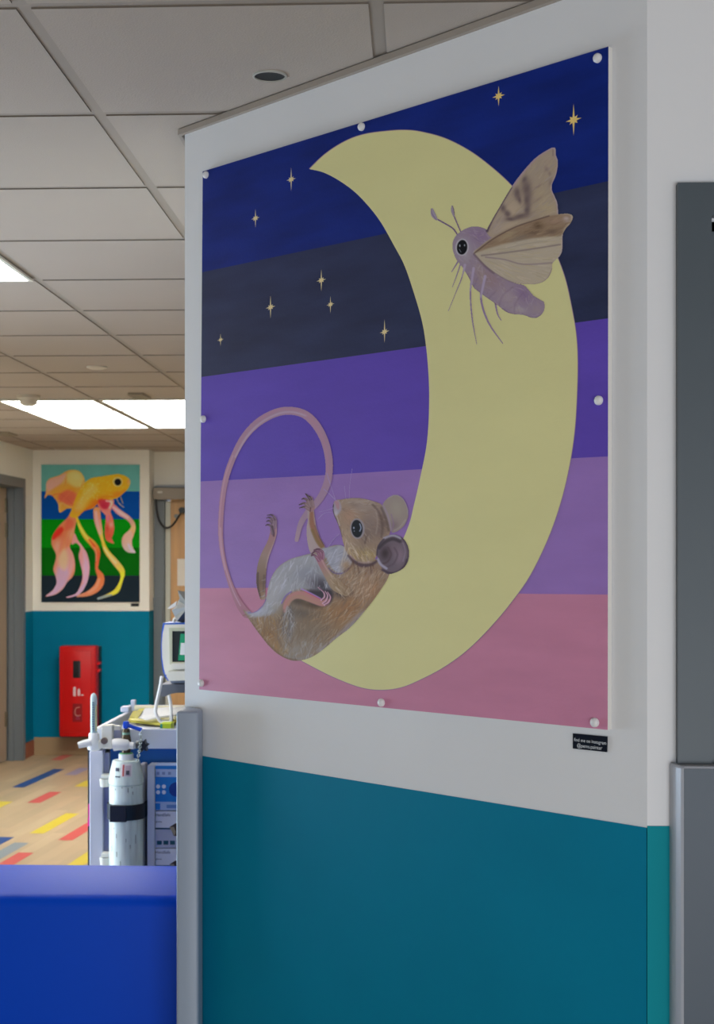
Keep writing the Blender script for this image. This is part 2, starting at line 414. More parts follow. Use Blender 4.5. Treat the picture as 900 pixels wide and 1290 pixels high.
# guard over the door surround
bm = NB(); gx0 = .3925; gx1 = float(on_y(862, 900, 2.293)[0]); gz = 1.334
prof = [(gx0, yb-.0005), (gx0+.001, yb-.016), (gx0+.005, yb-.030), (gx1-.004, yb-.042), (gx1, yb-.045)]
for i in range(len(prof)-1):
    a_, b_ = prof[i], prof[i+1]
    face(bm, [(a_[0], a_[1], 0), (b_[0], b_[1], 0), (b_[0], b_[1], gz-.003), (a_[0], a_[1], gz-.003)])
    face(bm, [(a_[0], a_[1], gz-.003), (b_[0], b_[1], gz-.003), (b_[0]+.002, min(b_[1]+.003, yb-.0005), gz), (a_[0]+.002, min(a_[1]+.003, yb-.0005), gz)])
face(bm, [(gx1, yb-.045, gz-.003), (.58, yb-.045, gz-.003), (.58, yb-.042, gz), (gx1+.002, yb-.042, gz)])
face(bm, [(gx1+.002, yb-.042, gz), (.58, yb-.042, gz), (.58, yb-.001, gz), (gx0+.002, yb-.001, gz), (gx0+.003, yb-.013, gz), (gx0+.007, yb-.027, gz)])
bmesh.ops.remove_doubles(bm, verts=bm.verts, dist=.0002)
gr = thing('frame_guard', 'grey plastic guard boxed around lower door surround at right edge', 'guard', (.5, yb-.04, 0))
obj('guard_edge', bm, m_guardr, gr, label='rounded edge of the guard, coloured paler as if lit from the left')
bm = NB(); box(bm, (gx1, yb-.045, 0), (.58, yb-.020, gz-.0032)); obj('guard_face', bm, m_cladd, gr, label='dark grey front face of the guard')

# corner guard at the left end of the mural wall
cg0 = on_y(np.array([222., 250.]), np.array([898., 898.]), 3.087)
x0, x1 = float(cg0[0][0]), float(cg0[1][0]); zt = 1.334
bm = NB()
pts = [(x0, 3.087), (x1, 3.087), (x1, 3.147), (x1-.046, 3.194), (x0, 3.20)]
prism(bm, [(p[0], p[1], 0) for p in pts], (0, 0, zt))
es = [e for e in bm.edges if max(v.co.z for v in e.verts) > zt-.001 and min(v.co.z for v in e.verts) > zt-.001 or abs(e.verts[0].co.z-e.verts[1].co.z) > .5 and e.verts[0].co.y < 3.1]
bmesh.ops.bevel(bm, geom=es, offset=.006, segments=3, profile=.5, affect='EDGES')
tag(obj('corner_guard', bm, m_guard, base=((x0+x1)/2, 3.15, 0), smooth=True), 'tall grey plastic corner guard at left end of the teal wall', 'corner guard')

# ------------------------------------------------------------------ mural painting
mp_base = on_w(510, 880, 0.0)
mural = thing('mural_painting', 'large painted panel of a mouse and moth on a yellow crescent moon', 'painting', (float(mp_base[0]), float(mp_base[1]), 1.24))
TH = .011
TL, TR_, BR, BL = (255.5, 216), (767, 58.5), (766, 919.5), (251, 868.5)
bm = NB(); pts = [on_w(*p, TH-.0006) for p in (TL, TR_, BR, BL)]
prism(bm, [V(p) for p in pts], V(-WN*(TH-.0010)))
obj('board', bm, mat('board_white', (225, 223, 218), .5), mural, label='white edged board')
def pol(bm, pts, off, mi=0): face(bm, [on_w(x, y, off) for x, y in pts], mi)
L_ = lambda y: 255.5+(y-216)*(251-255.5)/(868.5-216)
R_ = lambda y: 767-(y-58.5)*1/861
bands = [
    [TL, TR_, (R_(228), 228), (700, 243), (478, 296), (L_(343), 343)],
    [(L_(343), 343), (478, 296), (700, 243), (R_(228), 228), (R_(401), 401), (722, 407), (537, 436), (L_(475), 475)],
    [(L_(475), 475), (537, 436), (722, 407), (R_(401), 401), (R_(575), 575), (726, 577), (532, 591), (400, 599), (L_(606.5), 606.5)],
    [(L_(606.5), 606.5), (400, 599), (532, 591), (726, 577), (R_(575), 575), (R_(749), 749), (663, 748), (340, 740.5), (L_(741), 741)],
    [(L_(741), 741), (340, 740.5), (663, 748), (R_(749), 749), BR, BL]]
bcol = [(2, 30, 112), (38, 45, 78), (86, 64, 166), (136, 104, 172), (178, 116, 146)]
bmats = []
for nm, c in zip(('deep_blue', 'slate_navy', 'violet', 'lavender', 'rose'), bcol):
    bmats.append(pmat('paint_'+nm, c, var=.24 if nm in ('deep_blue', 'slate_navy') else .07, scale=(5, 5, 22), rough=.45, spec=.2, bump=.05, bscale=180))
bm = NB()
for i, b in enumerate(bands): pol(bm, b, TH, i)
obj('sky_bands', bm, bmats, mural, label='five painted stripes from deep blue to rose')
moon = [(390, 213), (410, 194), (435, 178), (460, 169), (490, 165), (510, 164), (530, 166), (560, 174), (590, 189), (615, 207), (640, 229), (665, 257), (685, 287), (700, 318), (712, 350), (720, 385), (726, 420), (728, 455), (727, 500), (724, 545), (717, 590), (706, 635), (690, 680), (668, 725), (645, 758), (620, 788), (590, 818), (560, 840), (530, 856), (505, 866), (480, 869), (455, 866), (425, 855), (400, 843), (374, 829),
        (400, 812), (440, 785), (480, 735), (512, 670), (522, 635), (530, 600), (537, 565), (540, 535), (541, 500), (540, 470), (537, 436), (532, 405), (522, 370), (510, 335), (497, 310), (480, 280), (463, 258), (445, 240), (425, 226), (407, 217)]
def moonpts(k=1.0, dx=0):
    half = len(moon)
    o = smooth_path([(x, y, 0) for x, y in moon[:35]], 5) + smooth_path([(x, y, 0) for x, y in moon[35:]+[moon[0]]], 5)[:-1]
    return [(p.x, p.y) for p in o]
mpts = moonpts()
bm = NB()
from mathutils.geometry import tessellate_polygon
vs = [bm.verts.new(V(on_w(x, y, TH+.0003))) for x, y in mpts]
for t_ in tessellate_polygon([[Vector((x, y, 0)) for x, y in mpts]]): bm.faces.new([vs[i] for i in t_])
obj('moon', bm, pmat('paint_moon', (197, 192, 142), var=.035, scale=(3, 3, 9), rough=.45, spec=.2, bump=.04, bscale=160), mural, label='pale yellow crescent moon')
# thin violet outline of the moon
bm = NB()
for i in range(0, 175):
    a_, b_ = mpts[i], mpts[i+1]
    d = Vector((b_[0]-a_[0], b_[1]-a_[1])); n = Vector((d.y, -d.x)).normalized()*.8
    if i > 172: break
    face(bm, [on_w(a_[0], a_[1], TH+.0005), on_w(b_[0], b_[1], TH+.0005), on_w(b_[0]+n.x, b_[1]+n.y, TH+.0005), on_w(a_[0]+n.x, a_[1]+n.y, TH+.0005)])
obj('moon_outline', bm, pmat('paint_outline', (140, 110, 140), rough=.5), mural, label='thin violet outline around the moon')
m_star = pmat('paint_star', (206, 190, 146), rough=.5); m_gold = pmat('paint_gold', (214, 186, 112), rough=.5)
for cx, cy, up, dn, hw, gm in ((367, 226, 15, 15, 6, 0), (322, 275, 12, 12, 5.5, 0), (405, 353, 14, 14, 6, 0), (341, 387, 15, 14, 6, 0), (416.5, 383.5, 10.5, 11, 5, 0), (278, 428, 8, 8, 4, 0), (484.7, 418, 16, 14, 6, 0), (628.5, 121, 13, 13, 8, 1), (723, 151, 20, 20, 10, 1)):
    pts = []; r = hw*.36
    sk = -.25
    for k in range(16):
        a_ = math.pi/2+k*math.pi/8
        if k % 2: R = hw*.40
        else: R = {0: up, 8: dn, 4: hw, 12: hw}.get(k, hw*.72)
        if k % 2 and k in (1, 15, 7, 9): R = hw*.36
        x = math.cos(a_)*R; y = -math.sin(a_)*R
        pts.append((cx+x, cy+y+sk*x))
    bm = NB(); c0 = bm.verts.new(V(on_w(cx, cy, TH+.0003))); vs = [bm.verts.new(V(on_w(x, y, TH+.0003))) for x, y in pts]
    for k in range(16): bm.faces.new((c0, vs[k], vs[(k+1) % 16]))
    obj('star', bm, m_gold if gm else m_star, mural, label='small golden painted star' if gm else 'small cream painted star')
# fixing caps
for x, y in ((260.3, 220.5), (456.5, 160), (754, 73.5), (257, 528), (755.5, 504.5), (254.5, 860.5), (481.5, 885), (750.5, 910)):
    c = on_w(x, y, TH); bm = NB(); n = Vector(V(WN)); r = .0076
    tube(bm, [Vector(V(c)), Vector(V(c))+n*.004, Vector(V(c))+n*.0065, Vector(V(c))+n*.0075], [r, r, r*.75, r*.3], 18)
    obj('fixing_cap', bm, m_white, mural, smooth=True)

# ---- mouse
P = Paint(266, 505, 534, 842, 2.0)
tailp = [(311, 773), (303, 763), (294, 745), (285, 718), (279.5, 690), (278, 665), (280, 632), (285, 602), (295, 574), (309, 549), (327, 531), (348, 520), (366, 517.5), (384, 522), (398, 535), (409, 555), (414.5, 578), (414.5, 598), (410, 615), (401.5, 630.5), (389, 644), (379, 660), (374, 680)]
tw = [12, 10, 7, 5.5, 6, 6.5, 7, 7.5, 8, 9, 10, 10.5, 10.5, 10.5, 10.5, 10, 10, 9.5, 9.5, 9, 8, 7, 5.5]
P.stroke(tailp, tw, [(178, 118, 128), (186, 132, 140), (188, 136, 146), (180, 140, 150), (176, 138, 152), (182, 142, 154), (178, 140, 156), (172, 140, 156), (180, 150, 156)], add=True, n=5)
P.stroke([(x-1.5, y) for x, y in tailp[3:9]], 1.3, (214, 170, 176), .6, .6); P.stroke([(x+1.8, y+1.5) for x, y in tailp[8:14]], 2.2, (196, 172, 184), .9, .8)
P.stroke([(x-2, y-2) for x, y in tailp[10:18]], 2.0, (190, 140, 152), 1, .6); P.stroke(tailp[1:6], 1.2, (222, 190, 200), .6, .5)
# far hind leg
P.stroke([(345, 663), (344.5, 672), (341, 684), (334, 700), (330, 716), (329, 735), (331, 752)], [9, 9, 9, 11, 12.5, 12, 8], [(172, 118, 122), (176, 126, 128), (170, 130, 118), (166, 138, 120), (150, 124, 100), (130, 100, 74), (165, 125, 88)], add=True)
P.stroke([(349, 664), (348, 678), (339, 700), (336, 715)], 2.2, (198, 168, 160), 1, .7); P.stroke([(325, 722), (325, 738), (328, 752)], 2, (76, 58, 52), 1, .8); P.stroke([(333, 725), (332, 745)], 2, (92, 70, 58), 1, .6)
for q in ([(346, 664), (347, 655), (343, 649), (337, 649)], [(344, 664), (344, 656), (340, 652), (336, 652.5)], [(343, 667), (343, 659), (339, 656), (336, 657)], [(344, 672), (343, 664), (338, 661), (335, 662)]):
    P.stroke(q, [5, 4, 2.6, 1.2], (140, 110, 118), add=True); P.stroke(q[1:], [1.6, 1.3, 1.0], (58, 42, 52), .5, .85, add=True); P.stroke([(x+1, y+1) for x, y in q[:3]], 1, (186, 160, 168), .5, .6)
P.stroke([(343, 663), (345, 671), (345, 675)], 2, (70, 50, 56), .8, .7)
# far fore arm
P.poly([(388, 642), (395, 642), (397, 652), (399, 664), (404, 678), (410, 690), (402, 697), (392, 697), (388, 686), (386, 668), (388, 654)], (186, 164, 154), add=True)
P.poly([(391, 642), (395, 645), (396, 656), (399, 668), (405, 680), (411, 692), (402, 688), (395, 674), (390, 660)], (162, 112, 84), 1.2)
P.stroke([(394, 668), (399, 680), (407, 691)], 4, (140, 112, 62), 1.2, .8); P.stroke([(397, 662), (402, 676), (408, 687)], 1, (82, 62, 48), .6, .6)
P.blob(392, 639, 5, 6, 0, (170, 130, 124), 1, True, True)
for q in ([(392, 638), (391, 630), (387, 624), (385, 622)], [(390, 637), (387, 630), (383, 628), (380.5, 629)], [(389, 639), (384, 634), (380, 635), (377, 636)], [(389, 641), (384, 638.5), (381, 639), (377.5, 640)], [(394, 637), (393, 629), (391, 626), (388, 624.5)]):
    P.stroke(q, [4.6, 3.6, 2.6, 1.2], (148, 118, 114), add=True); P.stroke(q[1:], [1.7, 1.5, 1], (60, 44, 50), .5, .85, add=True); P.stroke([(x+.9, y+.6) for x, y in q[:3]], .9, (186, 160, 156), .5, .6)
P.stroke([(391, 644), (391.5, 640)], 1.2, (80, 50, 46), .6, .8)
# body
body = [(306, 768), (313, 772), (322, 770), (331, 762), (336, 750), (340, 732), (349, 716), (364, 705), (380, 700), (395, 696), (410, 690), (428, 686), (440, 694), (456, 706), (476, 704), (492, 712), (490, 726), (482, 740), (470, 757), (457, 773), (442, 790), (424, 804), (405, 820), (390, 829), (372, 833), (355, 827), (341, 816), (328, 800), (317, 785)]
P.poly(body, (156, 132, 104), add=True)
P.blob(345, 785, 26, 18, .6, (150, 120, 84), .9); P.blob(338, 800, 16, 9, .8, (158, 112, 58), .9); P.blob(352, 818, 12, 7, .5, (164, 122, 62), .8)
P.blob(385, 790, 34, 26, 0, (132, 112, 84), .8); P.blob(420, 775, 22, 24, -.7, (162, 122, 76), .9); P.blob(440, 765, 14, 22, .6, (166, 118, 72), .9)
P.blob(462, 735, 20, 20, 0, (178, 148, 116), .85); P.blob(375, 818, 24, 9, -.2, (160, 150, 132), .8); P.blob(470, 718, 14, 9, 0, (150, 118, 96), .7)
P.stroke([(404, 822), (425, 806), (445, 788), (458, 772)], [6, 8, 11, 6], (176, 176, 184), 3, .85); P.stroke([(358, 826), (375, 830), (392, 827)], 4, (150, 146, 136), 2, .7)
brn = [(182, 160, 128), (148, 120, 88), (120, 100, 80), (168, 132, 86), (196, 178, 150), (134, 106, 70)]
P.fur(900, body, lambda x, y: 2.25 if x > 400 else 1.9+(380-x)*.01, 11, 1.1, brn, .5)
P.fur(260, [(400, 745), (440, 720), (488, 720), (470, 755), (440, 790), (405, 815), (395, 790)], 2.3, 13, 1.1, [(186, 142, 94), (150, 104, 62), (200, 176, 140)], .55)
P.fur(140, [(320, 780), (345, 770), (362, 790), (360, 822), (340, 812)], 1.2, 10, 1.1, [(170, 124, 66), (136, 104, 66), (180, 156, 120)], .55)
P.fur(120, [(358, 800), (385, 795), (410, 800), (395, 826), (370, 830)], 1.9, 11, 1.2, [(186, 180, 168), (150, 140, 122)], .5)
P.blob(395, 795, 30, 14, -.4, (140, 122, 96), .6); P.blob(366, 790, 8, 22, .2, (148, 140, 128), .6); P.blob(380, 772, 18, 8, .1, (92, 80, 66), .55); P.blob(470, 745, 12, 12, -.8, (176, 128, 86), .6)
P.stroke([(318, 786), (330, 802), (344, 817), (358, 828), (374, 832)], 2.2, (120, 92, 62), 1.2, .6); P.stroke([(352, 782), (350, 800), (356, 815)], 2.5, (120, 100, 78), 1.6, .5); P.stroke([(428, 800), (446, 783), (462, 764), (478, 742)], 2.0, (130, 96, 66), 1.4, .45)
P.fur(260, body, lambda x, y: 2.25 if x > 400 else 1.6, 13, .9, [(108, 86, 64), (126, 100, 74)], .4)
# belly
bel = [(310, 771), (320, 770), (331, 762), (336, 750), (340, 732), (349, 716), (364, 705), (380, 700), (398, 698), (408, 712), (416, 732), (420, 742), (398, 744), (378, 742), (362, 750), (352, 766), (345, 772), (330, 776), (318, 777)]
P.poly(bel, (170, 168, 164), 2.0)
P.blob(345, 745, 10, 22, .35, (184, 180, 172), .8); P.blob(400, 735, 18, 12, .5, (112, 106, 108), .9); P.blob(385, 722, 16, 9, -.3, (150, 150, 154), .7); P.blob(406, 738, 10, 9, .4, (70, 62, 66), .85)
P.blob(350, 768, 8, 12, .6, (160, 146, 122), .7); P.blob(326, 770, 9, 5, -.4, (190, 190, 196), .8)
P.fur(420, bel, lambda x, y: 2.4-(x-330)*.012, 12, 1.0, [(204, 204, 204), (182, 182, 184), (150, 148, 146), (214, 212, 208)], .5, .3)
P.stroke([(313, 772), (323, 770), (331, 763), (335, 755)], 1.6, (136, 108, 170), .7, .8)
# chest
ch = [(404, 692), (420, 688), (434, 686), (440, 696), (445, 706), (440, 716), (428, 722), (418, 716), (412, 704)]
P.poly(ch, (172, 170, 172), 1.5); P.fur(150, ch, 2.3, 11, 1.0, [(206, 206, 208), (170, 170, 176), (150, 150, 158)], .55)
P.blob(436, 712, 7, 8, .5, (178, 140, 96), .8); P.stroke([(414, 716), (422, 722), (432, 722), (440, 716)], 1.5, (96, 80, 130), .8, .7); P.stroke([(434, 720), (442, 714), (446, 706)], 2.5, (120, 84, 58), 1.2, .7)
# armpit darks and near arm
P.blob(430, 748, 9, 6, .1, (72, 58, 54), .85); P.blob(441, 746, 6, 4, 0, (100, 78, 64), .7); P.stroke([(404, 708), (411, 722), (418, 738), (426, 746)], 4, (64, 54, 58), 1.5, .8)
P.stroke([(402, 703), (407, 713), (415, 727), (424, 738), (436, 745)], [8, 8.5, 10, 14, 12], [(186, 126, 134), (178, 132, 122), (176, 150, 118), (170, 144, 108), (164, 138, 104)])
P.stroke([(405, 704), (410, 714), (419, 727)], 1.5, (210, 180, 160), .8, .6); P.fur(70, [(415, 725), (425, 728), (440, 742), (430, 748), (420, 740)], .9, 9, 1, [(198, 176, 142), (150, 120, 84)], .6)
for q in ([(404, 704), (401, 697), (397, 694.5), (393, 698)], [(405, 702), (403, 695), (399, 692.5), (396, 693)], [(407, 703), (407, 696), (403, 692), (399, 691.5)], [(402, 706), (398, 701), (395, 699), (392.5, 700)]):
    P.stroke(q, [4, 3.2, 2.4, 1.4], (150, 96, 112)); P.stroke(q[1:], 1.3, (70, 44, 54), .5, .8); P.stroke([(x+.8, y+.8) for x, y in q[:3]], .8, (206, 164, 176), .4, .7)
# near hind foot
P.poly([(388, 744), (402, 744), (414, 742), (420, 748), (416, 760), (404, 764), (390, 760)], (52, 44, 50), 2.2, .9); P.blob(376, 757, 15, 6, .1, (84, 70, 54), .85); P.blob(392, 763, 14, 4, .3, (96, 74, 48), .8); P.blob(364, 770, 6, 9, 0, (96, 88, 82), .7)
foot = [(357, 770), (357, 762), (361, 753), (369, 746.5), (379, 744.5), (389, 747), (399, 752), (407, 756), (412, 753), (416, 757), (413, 762), (406, 764), (396, 761), (386, 757), (376, 754), (368, 757), (363, 765), (360, 772)]
P.poly(foot, (194, 136, 122), .8); P.poly([(362, 760), (370, 751), (382, 750), (395, 757), (406, 760), (396, 759), (384, 755), (372, 753), (364, 762)], (186, 146, 116), 1.6, .8)
P.stroke([(355, 760), (360, 751), (367, 745.5)], 1.6, (134, 104, 170), .6, .9); P.stroke([(380, 742), (392, 747.5), (404, 754)], 1.8, (176, 140, 200), .6, .9); P.stroke([(384, 745), (396, 751), (405, 755.5)], 1.2, (216, 92, 118), .5, .8)
for q in ([(401, 740), (408, 746), (409, 752), (405, 756)], [(410, 745), (413, 750), (411, 757), (407, 760)], [(413, 746), (416.5, 752), (414, 759), (409, 762)]):
    P.stroke(q, [1.2, 2, 2.4, 2.4], (214, 168, 176), .5); P.stroke([(x+1.3, y+.4) for x, y in q], .9, (84, 46, 62), .4, .8)
P.fur(90, [(357, 768), (366, 762), (372, 775), (366, 800), (358, 795)], 1.7, 12, 1.1, [(178, 172, 160), (108, 98, 90)], .6)
# head
head = [(421, 632), (424, 629.5), (430, 629), (445, 627), (458, 628), (470, 631), (480, 635), (487, 643), (491, 656), (492, 670), (486, 682), (478, 690), (475, 700), (469, 707), (458, 710), (447, 706.5), (439, 699), (434.5, 690), (431.5, 680), (428.5, 668), (424, 656), (420.5, 648), (419, 640)]
P.poly(head, (166, 140, 112), add=True)
P.blob(460, 634, 26, 6, .1, (180, 162, 142), .9); P.blob(441, 650, 10, 12, .2, (184, 146, 116), .8); P.blob(470, 652, 12, 16, .1, (156, 134, 116), .8); P.blob(462, 674, 9, 12, .2, (122, 102, 88), .85)
P.blob(483, 655, 6, 16, -.25, (112, 90, 78), .8); P.blob(460, 698, 16, 8, .1, (170, 146, 92), .85); P.blob(437, 678, 7, 14, -.3, (190, 164, 130), .8); P.blob(425, 640, 5, 6, 0, (190, 178, 176), .9)
P.blob(447, 636, 7, 3, .2, (132, 112, 96), .7); P.blob(476, 642, 8, 6, .6, (170, 148, 130), .7)
P.fur(420, head, lambda x, y: math.atan2(y-640, x-424)+.15, 8, .9, [(192, 170, 140), (150, 122, 96), (174, 142, 108), (128, 108, 92), (200, 184, 160)], .45, .3)
P.blob(464, 660, 10, 12, 0, (140, 122, 110), .6); P.blob(478, 668, 8, 12, .1, (124, 104, 94), .7); P.blob(455, 640, 16, 6, .15, (166, 146, 128), .6); P.blob(485, 645, 4, 8, -.4, (150, 134, 130), .7)
P.stroke([(470, 636), (478, 646), (482, 662), (481, 676)], 2.4, (96, 76, 66), 1.4, .6); P.stroke([(474, 644), (476, 658), (474, 672)], 1.4, (190, 172, 152), 1, .5); P.stroke([(462, 676), (460, 684)], 1.6, (90, 72, 62), 1, .6)
P.fur(90, [(434, 680), (450, 690), (472, 690), (468, 706), (450, 706), (438, 694)], 1.2, 10, .9, [(206, 182, 130), (176, 146, 88), (210, 190, 160)], .6)
P.poly([(419.5, 642), (421, 634), (424, 630), (428, 632), (430, 640), (427, 647), (422, 648)], (176, 164, 170), 1.2, .9); P.poly([(422, 631), (426, 631), (428, 637), (427, 642), (424, 640)], (188, 142, 142), .9, .9)
P.stroke([(420, 636), (419.5, 643), (421.5, 650), (424, 656)], 1.8, (54, 42, 50), .6, .9); P.stroke([(424, 655), (427.5, 664), (431, 676)], 1.1, (90, 70, 78), .6, .8); P.blob(423.5, 647, 2.6, 4, 0, (210, 200, 196), .8); P.stroke([(425, 652), (428, 662)], 1.4, (206, 190, 180), .6, .7)
P.blob(450.5, 666, 9.2, 13, -.08, (160, 150, 148), .9, True); P.blob(450, 666, 7.0, 11.0, -.08, (14, 16, 24), 1, True); P.stroke([(453.5, 660), (455, 665), (453.5, 669)], 1.6, (170, 178, 190), .5, .9); P.blob(446, 665, 1, 1.4, 0, (190, 196, 204), .9, True); P.blob(446.5, 669, .8, 1, 0, (150, 156, 164), .8, True)
# collar shadow under the chin
P.stroke([(439, 700), (446, 707), (456, 712), (468, 711), (476, 706)], [2, 4, 5, 4, 3], (84, 62, 66), 1.2, .85); P.stroke([(441, 700), (448, 706)], 1.2, (160, 120, 132), .5, .6); P.stroke([(452, 708), (460, 709), (468, 708)], 2, (176, 148, 140), .8, .6)
for q in ([(445, 707), (447, 716)], [(450, 710), (453, 722)], [(467, 712), (468, 724)], [(470, 712), (471, 722)]): P.stroke(q, [2, .5], (96, 70, 54), .7, .7)
P.fur(160, [(440, 712), (470, 714), (488, 720), (470, 750), (440, 742), (430, 728)], 1.9, 12, 1.0, [(206, 182, 148), (176, 140, 102), (150, 116, 84)], .55)
# back ear
ear2 = [(481.5, 638), (488, 628), (498, 623), (507, 627), (513, 637), (515, 648), (511, 660), (503, 668), (494, 671), (490, 660), (486, 648)]
P.poly(ear2, (164, 148, 132), add=True); P.blob(500, 640, 9, 12, -.2, (172, 160, 138), .8); P.blob(497, 662, 6, 7, .3, (132, 112, 112), .7); P.stroke([(483, 637), (489, 650), (493, 668)], 2.4, (170, 150, 160), .8, .7); P.stroke([(481, 640), (487, 655), (490, 668)], 3, (98, 80, 72), 1.2, .6)
P.stroke([(488, 628), (498, 623.5), (507, 627.5), (513, 637.5), (514.5, 648)], 1.6, (178, 166, 168), .7, .7); P.stroke([(493, 648), (496, 660), (493, 670)], 1.4, (150, 120, 144), .7, .7); P.stroke([(511, 655), (504, 664), (497, 668)], 1.5, (190, 176, 160), .7, .5)
# front ear
ear = [(474.5, 698), (477, 686), (485, 677), (496, 673), (506, 676.5), (512.5, 684), (516, 696), (513.5, 709), (507, 717), (497, 722), (488, 723), (481, 715)]
P.poly(ear, (116, 100, 104), add=True); P.blob(504, 700, 7, 12, .1, (146, 124, 130), .9); P.blob(496, 693, 9, 9, 0, (134, 112, 116), .7)
P.stroke([(478, 690), (485, 683), (495, 679), (504, 682)], 4, (66, 54, 58), 1.3, .85); P.blob(485.5, 697, 6.5, 9, .1, (66, 50, 50), .95); P.stroke([(489, 690), (493, 698), (489, 707), (483, 710)], 2.4, (92, 72, 74), 1, .8); P.stroke([(497, 690), (501, 699), (496, 710), (488, 714)], 1.8, (100, 82, 88), 1, .8)
P.stroke([(484, 678), (495, 674.5), (505, 678)], 2.6, (178, 170, 176), .8, .9); P.stroke([(476, 704), (480, 711), (487, 716)], 3.2, (184, 176, 186), .9, .9); P.stroke([(482, 718), (492, 722), (502, 720), (510, 713), (513, 705)], 2.6, (74, 58, 66), .9, .9); P.stroke([(506, 677), (512, 685), (515, 696), (513, 708)], 1.8, (84, 68, 78), .8, .8); P.stroke([(508, 684), (511, 695), (508, 707)], 1.6, (160, 140, 150), .8, .6)
P.stroke([(475, 700), (477, 688), (484, 679)], 1.6, (70, 56, 60), .7, .7)
# whiskers
for q in ([(423, 630), (417, 612), (412, 596)], [(420, 640), (411, 643), (402, 645)], [(418, 645), (408, 647), (401, 654)], [(428, 672), (420, 680), (413, 690)], [(440, 628), (441, 610), (444, 590)], [(436, 628), (434, 612)], [(445, 627), (445, 604)], [(424, 631), (415, 622), (408, 616)]):
    P.stroke(q, [1.0, .9, .8][:len(q)], (174, 150, 190), .3, 1, add=True)
for q in ([(436, 682), (433, 700), (430, 712)], [(442, 684), (452, 704)], [(445, 688), (452, 700)], [(440, 690), (434, 706)]): P.stroke(q, .9, (216, 198, 168), .4, .7)
P.mesh('mouse', lambda x, y: on_w(x, y, TH+.0007), attr_mat('paint_mouse'), mural, (1.04, 1.04, 1.22), 'brown mouse lying on its back holding its long pink tail')

# ---- moth
P = Paint(538, 180, 728, 440, 2.0)
lil = (150, 130, 158)
for q, w in (([(597, 338), (593, 366), (595, 400), (601, 434)], [3.4, 2.4, 2, 1]), ([(611.5, 348), (606, 374), (615, 405), (634, 433)], [3.4, 3, 2.4, 1]), ([(586, 333), (582, 350), (574, 370), (565, 392)], [3, 1.6, 1.1, .9]), ([(581, 331), (576, 346), (570, 362)], [2, 1.4, .9]), ([(577, 330), (569, 343)], [2, 1]), ([(624, 379), (627, 395), (632, 404)], [3, 2, 1])):
    P.stroke(q, w, (146, 124, 156), .5, add=True)
P.stroke([(578, 298), (571, 288), (558, 280), (549, 275)], [1.8, 1.8, 1.9, 2], (120, 96, 132), .5, add=True); P.stroke([(582, 295), (576, 281), (571, 269)], [1.6, 1.8, 2], (124, 100, 134), .5, add=True)
P.stroke([(550, 276), (546, 270), (544.5, 264)], [3.5, 6, 3.5], (158, 146, 160), .6, add=True); P.stroke([(572, 271), (570.5, 265), (570, 260)], [3, 4.4, 2.4], (156, 142, 156), .6, add=True)
P.stroke([(550, 277), (544.5, 269), (543.5, 263)], .9, (116, 92, 126), .4, .8); P.stroke([(573, 271), (572, 264), (570.5, 259)], .9, (100, 80, 96), .4, .8)
bod = [(570, 311), (572.5, 300), (579, 293), (588, 287.5), (598, 285), (609, 287), (617, 292), (624, 300), (616, 330), (630, 346), (648, 356), (660, 359), (667, 366), (672, 372), (680, 377), (686, 381), (686, 391), (680, 398.5), (672, 401), (660, 397), (648, 396), (638, 393), (628, 385), (615, 376), (604, 368), (597, 362), (592, 352), (588, 345), (581, 334), (574, 325)]
P.poly(bod, (148, 130, 146), add=True)
P.blob(605, 296, 16, 10, .2, (138, 114, 144), .85); P.blob(588, 322, 9, 12, 0, (160, 150, 156), .7); P.blob(618, 352, 16, 12, .7, (150, 124, 124), .8); P.blob(640, 375, 16, 12, .6, (164, 146, 150), .8); P.blob(660, 370, 14, 9, .8, (134, 110, 140), .8); P.blob(676, 390, 9, 7, .4, (156, 138, 142), .8); P.blob(606, 345, 6, 16, -.4, (160, 140, 132), .7); P.blob(655, 390, 10, 5, .2, (172, 160, 160), .7)
P.fur(420, bod, lambda x, y: .8, 8, .9, [(168, 150, 164), (130, 108, 136), (150, 128, 126), (176, 162, 168)], .4, .5)
P.stroke([(589, 346), (597, 362), (605, 369), (616, 377), (629, 386), (639, 393), (648, 396), (661, 397.5), (672, 401), (681, 398)], 1.5, (112, 88, 112), .6, .8)
P.fur(260, bod, lambda x, y: 2.2, 5, 1.2, [(170, 152, 140), (156, 138, 128), (140, 120, 118), (176, 166, 162)], .4, .6)
for q in ([(597, 362), (602, 350)], [(604, 369), (614, 352)], [(616, 376), (626, 366)], [(629, 385), (634, 372), (646, 362)], [(648, 395), (650, 382), (660, 368)]): P.stroke(q, 1.5, (118, 96, 116), 1.2, .35)
for q, w in (([(597, 338), (593, 366)], [3.4, 2.4]), ([(611.5, 348), (606, 374)], [3.4, 3]), ([(586, 334), (583, 348)], [3.4, 2])): P.stroke(q, w, (170, 154, 176), .6)
